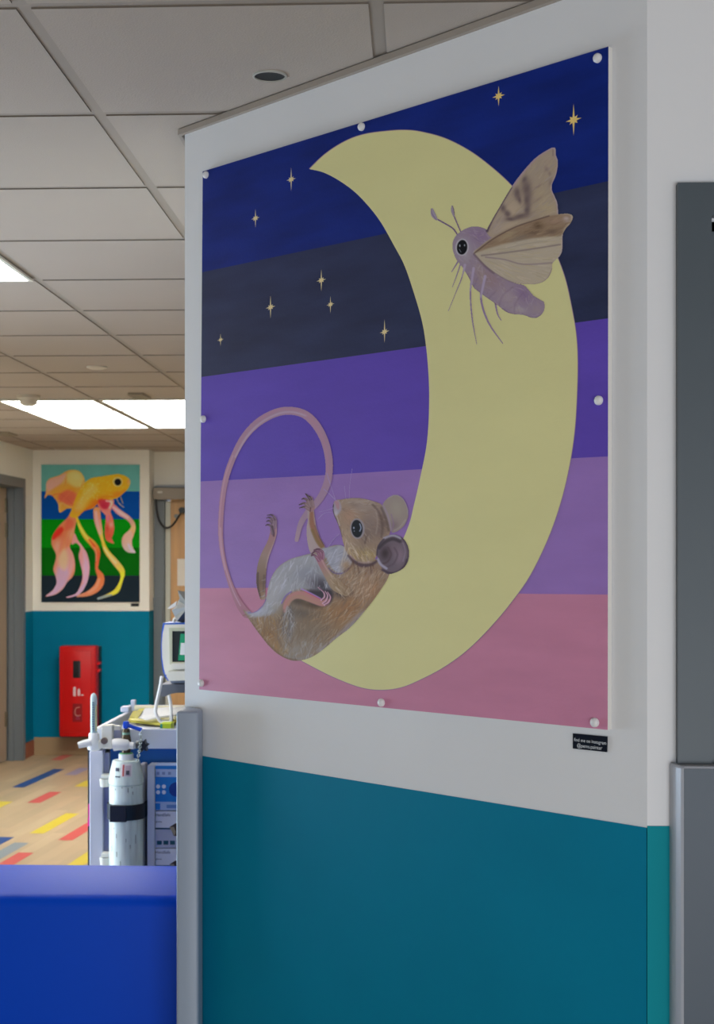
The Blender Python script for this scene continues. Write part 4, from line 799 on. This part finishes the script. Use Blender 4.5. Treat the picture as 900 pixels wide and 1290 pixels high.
box(bm, (pt(157, 900, yBk)[0], yBk-.08, ztop), (pt(168, 900, yBk)[0], yBk-.03, ztop+.02), .004); box(bm, (pt(166, 900, yBk)[0], yBk-.02, ztop+.015), (pt(172, 900, yBk)[0], yBk, ztop+.04), .003)
obj('top_tray', bm, m_tray, tr, label='pale grey rimmed top tray')
bm = NB(); box(bm, (x_strip-.002, YT+.02, .16), (xR-.01, yBk-.01, zr)); 
bd_ = obj('cabinet_body', bm, m_bluep, tr, label='blue cabinet body')
for k in range(3):
    bm = NB(); box(bm, (x_strip+.02, YT+.012, .19+k*.26), (xR-.03, YT+.0205, .43+k*.26), .003); dr = obj('drawer', bm, m_bluep, bd_)
bm = NB(); box(bm, (x_post0, YT-.012, .14), (x_post1, YT+.04, pt(120, 945)[2]), .004); obj('corner_post', bm, m_lilac, tr, label='lilac grey corner post')
bm = NB(); box(bm, (x_post1+.001, YT+.0, .14), (x_strip, YT+.03, pt(120, 948)[2]), .003); box(bm, (x_post1+.001, YT-.006, .15), (x_post1+.004, YT+.0, 1.02)); obj('side_rail', bm, mat('rail_grey', (150, 152, 166), .35, .4), tr, label='grey side rail')
bm = NB(); box(bm, (x_post0-.012, YT+.02, .14), (x_post0-.001, yBk-.02, zr)); obj('end_panel', bm, mat('panel_dark', (52, 58, 66), .5), tr, label='dark end panel')
for ya, yb2 in ((976, 981), (1075, 1080)):
    bm = NB(); p0 = pt(127.5, yb2, YT-.04); p1 = pt(139.5, ya, YT-.04); box(bm, (p0[0], YT-.045, p0[2]), (p1[0], YT-.001, p1[2]), .003)
    c = pt(132.5, ya+10, YT-.03); tube(bm, [(c[0], YT-.035, c[2]-.012), (c[0], YT-.035, c[2]+.014)], [.015, .018], 14); obj('rail_clamp', bm, m_offw, tr, label='white rail clamp', smooth=True)
for sx in (x_post0+.05, xR-.05):
    for sy in (YT+.06, yBk-.06):
        bm = NB(); tube(bm, [(sx-.015, sy, .05), (sx+.015, sy, .05)], .05, 20); box(bm, (sx-.022, sy-.02, .06), (sx+.022, sy+.02, .142), .003); obj('castor', bm, m_black, tr, smooth=True)
bm = NB(); box(bm, (x_post0+.02, YT+.02, .135), (xR-.01, yBk-.02, .161)); obj('chassis', bm, m_lilac, tr)
# clamp box on the front corner
bm = NB(); p0 = pt(128.5, 943, YT-.05); p1 = pt(142.5, 913.5, YT-.05); p2 = pt(153, 930, YT-.02)
box(bm, (p0[0], YT-.06, p0[2]), (p1[0], YT-.011, p1[2]), .004); box(bm, (p1[0]-.002, YT-.035, p0[2]+.03), (p2[0], YT-.011, p1[2]-.004), .003)
cb_ = obj('clamp_box', bm, m_offw, tr, label='white clamp box'); 
bm = NB(); q = pt(132, 933, YT-.06); tube(bm, [(q[0], YT-.072, q[2]), (q[0], YT-.06, q[2])], .011, 12); obj('clamp_screw', bm, mat('bronze_screw', (120, 104, 92), .4, .6), cb_, smooth=True)
bm = NB(); p0 = pt(143.5, 930, YT-.036); p1 = pt(152.5, 920, YT-.036); box(bm, (p0[0], YT-.0365, p0[2]), (p1[0], YT-.034, p1[2])); obj('clamp_label', bm, mat('label_bluegrey', (150, 152, 178), .5), cb_)
# monitor shelf + post
ym = YT+.42
bm = NB(); p0 = pt(201, 872, ym-.12); p1 = pt(201, 864, ym-.12); xsr = p0[0]+.34
prof = [(201.5, 863), (204, 862.5), (240, 861.5), (310, 861), (310, 872), (240, 872.5), (222, 873), (214, 874.5), (208, 877.5), (202.5, 877)]
prism(bm, [py(x, y, ym-.12) for x, y in prof], (0, .25, 0)); obj('monitor_shelf', bm, mat('shelf_grey', (98, 102, 112), .5), tr, label='dark grey monitor shelf')
bm = NB(); q = pt(275, 870, ym); tube(bm, [(q[0], ym, zr+.03), (q[0], ym, q[2])], .02, 14); obj('shelf_pole', bm, m_lilac, tr, smooth=True)

# monitor
mo = thing('patient_monitor', 'white patient monitor with blue edging on a shelf above the trolley', 'monitor', (py(240, 860, ym)[0], ym, py(240, 861.8, ym-.12)[2]))
yq = ym-.13
out = [(205.5, 785), (300, 784), (306, 850), (296, 857), (212, 858), (208, 853), (205.5, 846), (203.3, 832), (202.8, 815), (203.6, 798)]
inn = [(207.5, 787), (299, 786), (304, 845), (232, 847), (208.5, 850), (206, 840), (204.4, 828), (204, 812), (205, 798)]
bm = NB(); prism(bm, [py(x, y, yq+.012) for x, y in out], (0, .17, 0)); obj('blue_back', bm, mat('monitor_blue', (20, 84, 190), .4), mo, label='blue rear shell')
bm = NB(); prism(bm, [py(x, y, yq) for x, y in inn], (0, .013, 0)); cs = obj('front_casing', bm, m_offw, mo)
bm = NB()
for pts in ([(213, 791), (300, 790.5), (300, 795), (217, 795), (217, 834), (300, 834), (300, 836.5), (214, 837)],): prism(bm, [py(x, y, yq-.006) for x, y in pts], (0, .007, 0))
obj('screen_bezel', bm, mat('bezel_beige', (190, 192, 168), .5), mo)
bm = NB(); prism(bm, [py(x, y, yq-.001) for x, y in ((216.5, 794.5), (300, 794.5), (300, 834.5), (216.5, 834.5))], (0, .002, 0)); sc = obj('screen', bm, mat('screen_dark', (44, 52, 54), .2), mo, label='dark screen')
bm = NB(); prism(bm, [py(x, y, yq-.0025) for x, y in ((227.5, 798.5), (252, 798.5), (252, 832), (224.5, 832))], (0, .0015, 0)); st = obj('screen_sticker', bm, mat('sticker_green', (20, 150, 105), .5), sc, label='green and white sticker')
bm = NB(); prism(bm, [py(x, y, yq-.0035) for x, y in ((228, 810), (250, 810), (250, 825), (226.8, 825))], (0, .001, 0)); obj('sticker_patch', bm, m_white, st)
bm = NB(); prism(bm, [py(x, y, yq-.02) for x, y in ((216, 836), (300, 835), (300, 842), (222, 843), (215, 842.5))], (0, .021, 0)); prism(bm, [py(x, y, yq-.024) for x, y in ((211, 846), (302, 844), (302, 854), (213, 858), (209.5, 852))], (0, .025, 0)); obj('lower_ledge', bm, m_offw, mo)
bm = NB(); prism(bm, [py(x, y, yq+.005) for x, y in ((214, 857), (300, 856), (300, 860.4), (216, 860.6))], (0, .1, 0)); obj('foot_block', bm, mat('foot_grey', (116, 128, 148), .5), mo)
bm = NB(); q = [py(x, y, yq+.09) for x, y in ((219, 786), (220, 780), (226, 778.5), (240, 777), (270, 777), (282, 778), (284, 785))]; tube(bm, smooth_path(q, 4), .006, 8); obj('carry_handle', bm, m_offw, mo, smooth=True)
# crumpled bag on the monitor
bm = NB(); ybg = yq+.06
pp = [(224, 743.5), (231, 745), (250, 741), (262, 752), (258, 770), (252, 784.3), (232, 784.4), (222.5, 783), (220, 776), (216.5, 768.5), (222.5, 763), (224.5, 757), (226.5, 754)]
c0 = Vector(py(238, 764, ybg-.05)); c1 = Vector(py(238, 764, ybg+.07)); ring = [bm.verts.new(py(x, y, ybg+random.uniform(-.02, .02))) for x, y in pp]; v0 = bm.verts.new(c0); v1 = bm.verts.new(c1)
for i in range(len(ring)): bm.faces.new((ring[i], ring[(i+1) % len(ring)], v0)); bm.faces.new((ring[(i+1) % len(ring)], ring[i], v1))
bg = tag(obj('plastic_bag', bm, mat('bag_grey', (120, 120, 118), .45), base=py(238, 784.5, ybg)), 'crumpled grey plastic bag with pointed corners lying on top of the monitor', 'bag')
bm = NB(); prism(bm, [py(x, y, ybg-.025) for x, y in ((210.5, 767), (216, 762), (222.7, 757.3), (221.5, 763.5), (216, 766.5))], (0, .012, 0)); obj('white_flap', bm, m_white, bg, label='white pointed flap')
# cables
bm = NB(); q = [py(x, y, ym-.15) for x, y in ((204, 852), (202.5, 862), (199.5, 876), (196.5, 890), (196, 897), (199, 904), (203, 909), (209, 910), (215, 909), (216, 900), (215, 886), (213, 876))]; tube(bm, smooth_path(q, 6), .0062, 8)
tag(obj('monitor_cable', bm, m_white, base=py(206, 910, ym-.15), smooth=True), 'white looped cable hanging from the monitor shelf', 'cable')
# papers in the tray
def sheet(name, pts, zz, th_, m, label, cat, bend=0):
    bm = NB(); P3 = [V(on_z(x, y, z)) for (x, y), z in zip(pts, zz)]
    prism(bm, P3, (0, 0, th_)); return tag(obj(name, bm, m, base=P3[0]), label, cat)
zt_ = ztop
f_ = sheet('folder', [(161.5, 910), (203, 914.5), (232, 909), (236, 893), (176, 896)], [zt_-.024, zt_-.024, zt_-.020, zt_+.004, zt_+.004], .010, mat('folder_yellow', (216, 208, 96), .55), 'pale yellow folder lying in the trolley tray', 'folder')
sheet('paper', [(173, 904.5), (185, 907.2), (205, 903.5), (234, 900), (238, 891), (183, 893.5)], [zt_+.001, zt_-.004, zt_+.004, zt_+.010, zt_+.022, zt_+.022], .004, mat('paper_bright', (240, 240, 240), .6), 'white papers lying on the yellow folder', 'paper')
sheet('sticky_note', [(163, 904.5), (174, 905), (180, 896.2), (168, 896.5)], [zt_+.002, zt_+.002, zt_+.018, zt_+.018], .003, mat('note_olive', (188, 178, 84), .6), 'olive yellow note lying at left of the white papers', 'note')
bm = NB(); a_ = pt(203.5, 917, YT+.04); b_ = pt(217, 910.5, YT+.04); box(bm, (a_[0], YT+.02, zt_-.029), (b_[0], YT+.08, b_[2]), .002)
gb = tag(obj('packet', bm, mat('packet_lime', (196, 220, 50), .5), base=(a_[0], YT+.05, zt_-.03)), 'small lime green packet at front of the trolley tray', 'packet')
bm = NB(); box(bm, (a_[0]-.001, YT+.0195, zt_-.027), (a_[0]+.007, YT+.021, b_[2]-.002)); obj('end_stripe', bm, mat('packet_teal', (60, 160, 140), .5), gb)
bm = NB(); a_ = pt(176, 890, yBk-.05); b_ = pt(300, 889, yBk-.05); tube(bm, [(pt(170, 892, yBk-.06)[0], yBk-.06, ztop+.012), (pt(300, 892, yBk-.06)[0], yBk-.06, ztop+.012)], .012, 10)
tag(obj('paper_roll', bm, mat('roll_cream', (228, 222, 190), .6), base=(a_[0], yBk-.06, ztop), smooth=True), 'cream paper roll along the back of the trolley tray', 'roll')

# oxygen cylinder
YC = YT-.085
cc = pt(159, 1000, YC); s_ = lambda px: px*(YC*1.004/F)
z_ = lambda y: pt(159, y, YC)[2]
oc = thing('oxygen_cylinder', 'scuffed white oxygen cylinder strapped to front of the trolley', 'gas cylinder', (cc[0], YC, .28))
def rel(*pr): return [(s_(r), z_(y)) for r, y in pr]
m_cyl = mat('cylinder_white', (212, 222, 217), .4, var=.17, scale=(70, 70, 9))
bm = NB(); lathe_z(bm, (cc[0], YC, 0), [(.02, .28), (s_(20), .283), (s_(21.3), .30)]+rel((21.3, 990), (21.3, 988.2), (20.2, 987.2), (20.2, 986.4), (21.0, 985.5)), 40)
scuffs = []
for x, y0_, y1_, w_c in ((150.5, 1047, 1053, .8), (151, 1069, 1076, 1.1), (165.5, 989, 996, 1.0), (171, 994, 999, .8), (163, 1052, 1058, .6), (147, 1039, 1042, .7), (168, 1060, 1066, .7), (156, 1080, 1088, .8), (174, 1048, 1060, .7), (144, 1062, 1070, .6), (149, 990, 993, 1.2), (158, 988.5, 990, 2.0), (170, 988.5, 990, 2.2), (144, 988.6, 990.4, 1.6)): scuffs.append((x, y0_, y1_, w_c))
for x, y0_, y1_, w_c in scuffs:
    R_ = s_(21.3)+.0004; row = []
    for dx_, yy_ in ((-w_c/2, y0_+1), (0, y0_), (w_c/2, y0_+1.2), (w_c/2.4, y1_-.6), (0, y1_), (-w_c/3, y1_-1)):
        dxx = (x+dx_-159)*(YC*1.004/F); row.append(bm.verts.new((cc[0]+dxx, YC-math.sqrt(R_*R_-dxx*dxx), z_(yy_))))
    bm.faces.new(row).material_index = 1
obj('body', bm, [m_cyl, mat('scuff_grey', (110, 118, 114), .6)], oc, smooth=True)
bm = NB(); lathe_z(bm, (cc[0], YC, 0), rel((20.4, 986.6), (22.0, 986), (22.0, 981), (20.5, 972), (18, 962), (16.8, 957.5), (15.5, 957), (9.6, 957)), 40); cap = obj('guard_cap', bm, m_cyl, oc, smooth=True)
bm = NB(); lathe_z(bm, (cc[0], YC, 0), rel((9.4, 957.5), (9.4, 950), (8, 949)), 28); obj('neck', bm, m_white, oc, smooth=True)
bm = NB(); lathe_z(bm, (cc[0], YC, 0), rel((8.4, 950), (8.4, 948.3), (4, 948)), 28); obj('neck_ring', bm, mat('ring_green', (110, 190, 120), .5), oc, smooth=True, label='pale green ring')
bm = NB(); lathe_z(bm, (cc[0], YC, 0), rel((5.5, 949), (5.5, 945), (6.5, 944), (6.4, 932), (5, 925), (4.6, 918)), 20); obj('valve', bm, mat('valve_bronze', (86, 72, 54), .35, .7), oc, smooth=True, label='dark bronze valve')
bm = NB(); lathe_z(bm, (cc[0], YC, 0), rel((5.0, 925.5), (5.2, 924), (5.0, 922.5)), 20); obj('valve_band', bm, mat('band_teal', (120, 160, 140), .4), oc, smooth=True)
m_lev = mat('lever_blue', (14, 74, 200), .4)
bm = NB(); x0 = cc[0]-s_(3.3); box(bm, (x0, YC-.012, z_(917.5)), (x0+s_(6.6), YC+.012, z_(908.5)), .003)
q = [pt(162, 914, YC), pt(170, 916.8, YC), pt(178.5, 919.3, YC)]; tube(bm, q, [.0062, .006, .0075], 10); obj('lever', bm, m_lev, oc, smooth=True, label='blue lever handle')
bm = NB(); q = [pt(143, 938.5, YC-.02), pt(150, 937.5, YC-.02), pt(160, 938.5, YC-.02), pt(163, 938.5, YC-.02)]; tube(bm, q, [.020, .020, .018, .013], 16); q = [pt(162, 939, YC-.02), pt(169, 939.5, YC-.02)]; tube(bm, q, .0115, 14); obj('outlet', bm, m_white, oc, smooth=True, label='white outlet fitting')
bm = NB(); c = Vector(pt(171.5, 938.5, YC-.02)); tube(bm, [c, c+Vector((s_(4), 0, 0))], .0125, 12); obj('outlet_nut', bm, mat('nut_dark', (78, 80, 80), .35, .7), oc, smooth=True)
bm = NB(); c = Vector(pt(180, 940, YC-.01)); pts = []
for k in range(12):
    a_ = k*math.pi/6+.2; r = s_(8.5 if k % 2 == 0 else 4.8); pts.append(c+Vector((math.cos(a_)*r*.85, 0, math.sin(a_)*r)))
prism(bm, pts, (0, .03, 0)); obj('knob', bm, m_black, oc, label='black star knob')
bm = NB()
q = [pt(x, y, YC-.045) for x, y in ((178, 921), (177.5, 930), (177, 937), (176, 945), (174.5, 953), (173, 961))]
cp = smooth_path(q, 3); 
for i in range(len(cp)-1):
    a_, b_ = Vector(cp[i]), Vector(cp[i+1]); mid = (a_+b_)/2; side = Vector((.0045, 0, 0)) if i % 2 else Vector((0, .0045, 0)); up = (b_-a_)*.62
    loop = [mid+up*math.cos(t)+side*math.sin(t) for t in [k*2*math.pi/10 for k in range(11)]]; tube(bm, loop, .0012, 5, False)
obj('chain', bm, mat('chain_steel', (150, 160, 162), .3, .9), oc, label='small steel chain')
bm = NB()
def wrap(bm, x0, x1, y0, y1, mi, rr, ofs=.0006):
    n = 8; vs = []
    for k in range(n+1):
        x = x0+(x1-x0)*k/n; row = []
        for y, r in ((y0, rr[0]), (y1, rr[1])):
            R = s_(r)+ofs; dx = (x-159)*(YC*1.004/F); row.append(bm.verts.new((cc[0]+dx, YC-math.sqrt(max(R*R-dx*dx, 1e-8)), z_(y))))
        vs.append(row)
    for k in range(n): bm.faces.new((vs[k][0], vs[k+1][0], vs[k+1][1], vs[k][1])).material_index = mi
wrap(bm, 156.5, 170, 960, 976, 0, (17.6, 21.0), .0012); wrap(bm, 158.2, 160.6, 961, 975, 1, (17.8, 20.9), .0022); wrap(bm, 161.8, 168.4, 962, 974.5, 2, (18, 20.8), .0022); wrap(bm, 163, 167, 968, 973, 3, (19.4, 20.7), .0032); wrap(bm, 149, 154, 965, 969, 3, (18.8, 19.9), .0016); wrap(bm, 149, 155.5, 975, 976.4, 3, (21, 21.2), .0016)
obj('hazard_label', bm, [mat('label_white', (226, 220, 222), .5), mat('label_red', (196, 96, 96), .5), mat('label_lilac', (196, 176, 190), .5), mat('label_ink', (66, 66, 84), .5)], oc, label='red and white printed label')
# strap (part of trolley)
bm = NB(); n = 24; R = s_(22.6); y0s, y1s = 1010, 1030
def sring(R, za, zb, m=0):
    vs = []
    for k in range(n+1):
        a_ = math.pi+math.pi*k/n; x = cc[0]+R*math.cos(a_); y = YC+R*math.sin(a_)
        if k in (0,): pass
        vs.append((x, y))
    return [(cc[0]-R, YT-.001)]+vs+[(cc[0]+R, YT-.001)]
o_, i_ = sring(R+.0035, 0, 0), sring(R, 0, 0)
zs0, zs1 = z_(1030), z_(1011)
for k in range(len(o_)-1):
    q = [(*o_[k], zs0), (*o_[k+1], zs0), (*o_[k+1], zs1), (*o_[k], zs1)]; face(bm, q)
    face(bm, [(*i_[k], zs0), (*i_[k+1], zs0), (*i_[k+1], zs1), (*i_[k], zs1)]); face(bm, [(*o_[k], zs1), (*o_[k+1], zs1), (*i_[k+1], zs1), (*i_[k], zs1)]); face(bm, [(*o_[k], zs0), (*o_[k+1], zs0), (*i_[k+1], zs0), (*i_[k], zs0)])
bmesh.ops.remove_doubles(bm, verts=bm.verts, dist=.0001)
bp = pt(150, 1022, YC-R-.01); box(bm, (cc[0]-s_(16), YC-R-.006, zs0-.004), (cc[0]+s_(5), YC-R+.012, zs1+.0), .002)
obj('strap', bm, mat('strap_navy', (18, 24, 38), .5), oc, label='black strap around the gas cylinder')
bm = NB(); box(bm, (cc[0]-s_(22), YC-s_(22), .262), (cc[0]+s_(22), YT+.01, .279), .003); obj('cylinder_rest', bm, m_lilac, tr)
bm = NB(); a_ = pt(176, 1000, YT-.03); b_ = pt(183, 962, YT-.03); box(bm, (a_[0], YT-.035, .3), (b_[0], YT+.019, b_[2]), .006); obj('cradle', bm, mat('cradle_pale', (190, 186, 190), .5), tr)

# flowmeter
YM = YT-.05
fl = thing('flowmeter', 'clear tube flowmeter with white body clamped on trolley corner', 'flowmeter', pt(117, 945, YM))
def vlathe(bm, x, prof, Y=YM, n=20): lathe_z(bm, (pt(x, 900, Y)[0], Y, 0), [(r*(Y*1.004/F), pt(x, y, Y)[2]) for r, y in prof], n)
bm = NB(); vlathe(bm, 118.2, [(4.2, 923), (4.2, 880), (3.6, 876), (2, 873.6), (.1, 873)]); tb = obj('tube', bm, mat('tube_clear', (186, 206, 212), .15, coat=.3), fl, smooth=True, label='pale blue clear tube')
bm = NB(); q = pt(117.5, 900, YM-.013); box(bm, (q[0]-.0035, YM-.0135, pt(117, 921, YM)[2]), (q[0]+.003, YM-.010, pt(117, 884, YM)[2]))
k = 0
for y in range(885, 921, 3):
    zz = pt(117, y, YM)[2]; box(bm, (q[0]-.0035, YM-.0142, zz), (q[0]+.0035, YM-.0130, zz+.0025), mi=1)
obj('scale', bm, [mat('scale_grey', (140, 168, 178), .5), mat('scale_ink', (56, 76, 90), .5)], tb)
bm = NB(); vlathe(bm, 121, [(1.1, 921), (1.1, 889)], YM-.008, 8); obj('yellow_rod', bm, mat('rod_yellow', (216, 214, 160), .5), tb, smooth=True)
bm = NB(); vlathe(bm, 118.5, [(5, 945.5), (8, 944), (9, 938), (8.5, 934), (6.6, 930), (6.8, 925), (5.6, 923)], YM, 24); obj('body', bm, m_white, fl, smooth=True)
bm = NB(); q = [pt(115, 935, YM-.03), pt(106, 937, YM-.035), pt(98.5, 939, YM-.04)]; tube(bm, q, [.013, .0125, .0105], 16); obj('spigot', bm, m_white, fl, smooth=True)
bm = NB(); q = [pt(122, 938, YM), pt(131, 936.5, YM)]; tube(bm, q, [.018, .013], 16); obj('connector', bm, m_offw, fl, smooth=True)

# glove dispenser and boxes
YG = YT-.07
gx0 = pt(185.5, 1000, YG)[0]; gx1 = pt(194.8, 1000, YG)[0]; gxr = pt(262, 1000, YG)[0]; gzt = pt(190, 964.5, YG)[2]; gzb = .56
gd = thing('glove_dispenser', 'white wall rack holding glove boxes on front of the trolley', 'rack', ((gx0+gxr)/2, YT+.0, gzb))
bm = NB(); box(bm, (gx0, YG-.0, gzb), (gx1, YT+.010, gzt), .002); obj('side_frame', bm, m_tray, gd)
bm = NB(); box(bm, (gxr-.02, YG, gzb), (gxr, YT+.010, gzt), .002); obj('side_frame', bm, m_tray, gd)
bm = NB(); box(bm, (gx1, YT+.004, gzb), (gxr-.02, YT+.010, gzt)); obj('back_plate', bm, m_tray, gd)
bm = NB(); box(bm, (gx1, YG+.004, gzb), (gxr-.02, YT+.004, gzb+.004)); obj('bottom_plate', bm, m_tray, gd)
yg = YG+.012; gxb0, gxb1 = gx1+.001, gxr-.021
def gbox(name, ya, yb_, m, label):
    za, zb = pt(200, yb_, yg)[2], pt(200, ya, yg)[2]
    t = thing(name, label, 'glove box', ((gxb0+gxb1)/2, YT-.02, za), 'boxes of gloves in the white rack')
    bm = NB(); box(bm, (gxb0, yg, za), (gxb1, YT+.003, zb), .0015); obj('carton', bm, m, t); return t
def gp(t, name, m, x0, y0, x1, y1, d=.0006, label=None):
    a_, b_ = pt(x0, y1, yg), pt(x1, y0, yg); bm = NB(); box(bm, (a_[0], yg-d, a_[2]), (b_[0], yg+.0002, b_[2])); return obj(name, bm, m, t, label=label)
m_cyan = mat('carton_blue', (20, 118, 200), .45); m_pale = mat('carton_paleblue', (164, 184, 222), .45); m_cw = mat('carton_white', (214, 218, 232), .45); m_ink = mat('carton_ink', (58, 66, 84), .5); m_tealp = mat('carton_teal', (12, 74, 92), .5); m_navy = mat('carton_navy', (0, 52, 140), .5)
t = gbox('glove_box', 964, 1021, m_pale, 'blue printed glove box, topmost in the rack')
gp(t, 'blue_flap', m_cyan, 195.4, 964.8, 240, 968.8); gp(t, 'blue_panel', m_cyan, 195.4, 979, 240, 1010); gp(t, 'logo_patch', m_cyan, 195.4, 1012, 202, 1020)
for x, y in ((199.3, 990.8), (206.6, 990.8), (199.3, 998), (206.6, 998)):
    bm = NB(); c = Vector(pt(x, y, yg-.0006)); tube(bm, [c, c+Vector((0, -.0012, 0))], .0068, 16); obj('white_dot', bm, m_cw, t)
bm = NB(); c = Vector(pt(222, 994.5, yg-.0006)); tube(bm, [c, c+Vector((0, -.001, 0))], .024, 24); obj('navy_disc', bm, m_navy, t)
for x in (199, 206, 213.5): gp(t, 'symbol', mat('symbol_violet', (118, 134, 186), .5), x-1.6, 972.5, x+2, 976)
gp(t, 'caption_bar', mat('caption_blue', (96, 134, 196), .5), 210, 1014, 240, 1018)
def wbox(ya, yb_, label):
    t = gbox('glove_box', ya, yb_, m_cw, label); h = yb_-ya
    bm = text_mesh('HandSafe', .0135, pt(195.8, ya+6.2, yg-.0008), (1, 0, 0), (0, 0, 1)); obj('lettering', bm, m_ink, t)
    bm = text_mesh('gloves', .0085, pt(196.2, ya+14, yg-.0008), (1, 0, 0), (0, 0, 1)); obj('lettering', bm, m_ink, t)
    gp(t, 'teal_stripe', m_tealp, 195.5, ya+21, 216, ya+22.8); gp(t, 'grey_panel', mat('carton_grey', (172, 178, 202), .5), 195.5, ya+22.8, 240, yb_-.4)
    for k in range(4): gp(t, 'dark_square', m_tealp, 197.8+8.3*k, ya+38-1, 204+8.3*k, ya+43-1, .0012)
    bm = NB(); c = pt(226, ya+23, yg-.0008); q = [pt(x, y, yg-.0014) for x, y in ((213.5, ya+20), (221, ya+15.2), (232, ya+15), (238, ya+24), (230, ya+32), (219, ya+31), (216.5, ya+25))]; prism(bm, q, (0, .0012, 0)); op = obj('opening', bm, mat('opening_brown', (60, 48, 42), .6), t, label='torn dark opening')
    bm = NB(); q = [pt(x, y, yg-.003) for x, y in ((213.5, ya+20), (219, ya+19.5), (221.5, ya+26), (220, ya+31), (217, ya+26))]; prism(bm, q, (0, .0014, 0)); obj('torn_flap', bm, mat('flap_card', (150, 140, 122), .6), op)
wbox(1022, 1068, 'white glove box below the blue one in the rack')
wbox(1069, 1115, 'white glove box at the bottom of the rack, partly behind the blue bench')
# pink ribbon on the trolley end
bm = NB(); q = [pt(x, y, YT+.03) for x, y in ((113.2, 1012), (111.8, 1024), (112.2, 1031), (112.2, 1040))]
prism(bm, [pt(x, y, YT+.01) for x, y in ((111.2, 1013), (113.2, 1013), (113.4, 1030), (115, 1031), (115, 1040), (110.6, 1041), (110.4, 1032), (111.3, 1029))], (0, .012, 0))
tag(obj('ribbon', bm, mat('ribbon_pink', (226, 50, 150), .5), base=pt(112, 1041, YT+.01)), 'bright pink ribbon tied to the trolley corner post', 'ribbon')

# ------------------------------------------------------------------ lights
def area(name, loc, target, size, energy, color):
    l = bpy.data.lights.new(name, 'AREA'); l.shape = 'RECTANGLE'; l.size, l.size_y = size; l.energy = energy; l.color = color
    o = bpy.data.objects.new(name, l); COL.objects.link(o); o.location = loc
    o.rotation_euler = (Vector(target)-Vector(loc)).to_track_quat('-Z', 'Y').to_euler(); return o
area('left_cool_fill', (-3.15, 4.3, .80), (0, 2.7, .9), (2.2, 1.3), 105, (.66, .82, 1.0))  # added cool fill for the angled wall; the left wall has no window
area('rear_fill', (.9, -2.6, .75), (.5, 2.3, .8), (2.6, 1.2), 92, (.90, .95, 1.0))  # added low fill behind the camera to brighten the door wall
w = bpy.data.worlds.new('world'); scene.world = w; w.use_nodes = True
bgn = w.node_tree.nodes['Background']; bgn.inputs['Color'].default_value = (.85, .9, 1.0, 1); bgn.inputs['Strength'].default_value = .25

# ------------------------------------------------------------------ camera
cd = bpy.data.cameras.new('camera'); co = bpy.data.objects.new('camera', cd); COL.objects.link(co); scene.camera = co
cd.sensor_fit = 'HORIZONTAL'; cd.sensor_width = 36; cd.lens = F/900*36
cd.shift_x = 0; cd.shift_y = (CY-645)/900
co.location = (0, 0, EYE); co.rotation_euler = (math.pi/2, 0, YAW)
cd.clip_start = .05; cd.clip_end = 100
cd.dof.use_dof = True; cd.dof.focus_distance = 2.75; cd.dof.aperture_fstop = 16
scene.view_settings.view_transform = 'Standard'; scene.view_settings.look = 'None'
scene.view_settings.exposure = EXPO; scene.view_settings.gamma = 1; scene.view_settings.use_curve_mapping = False
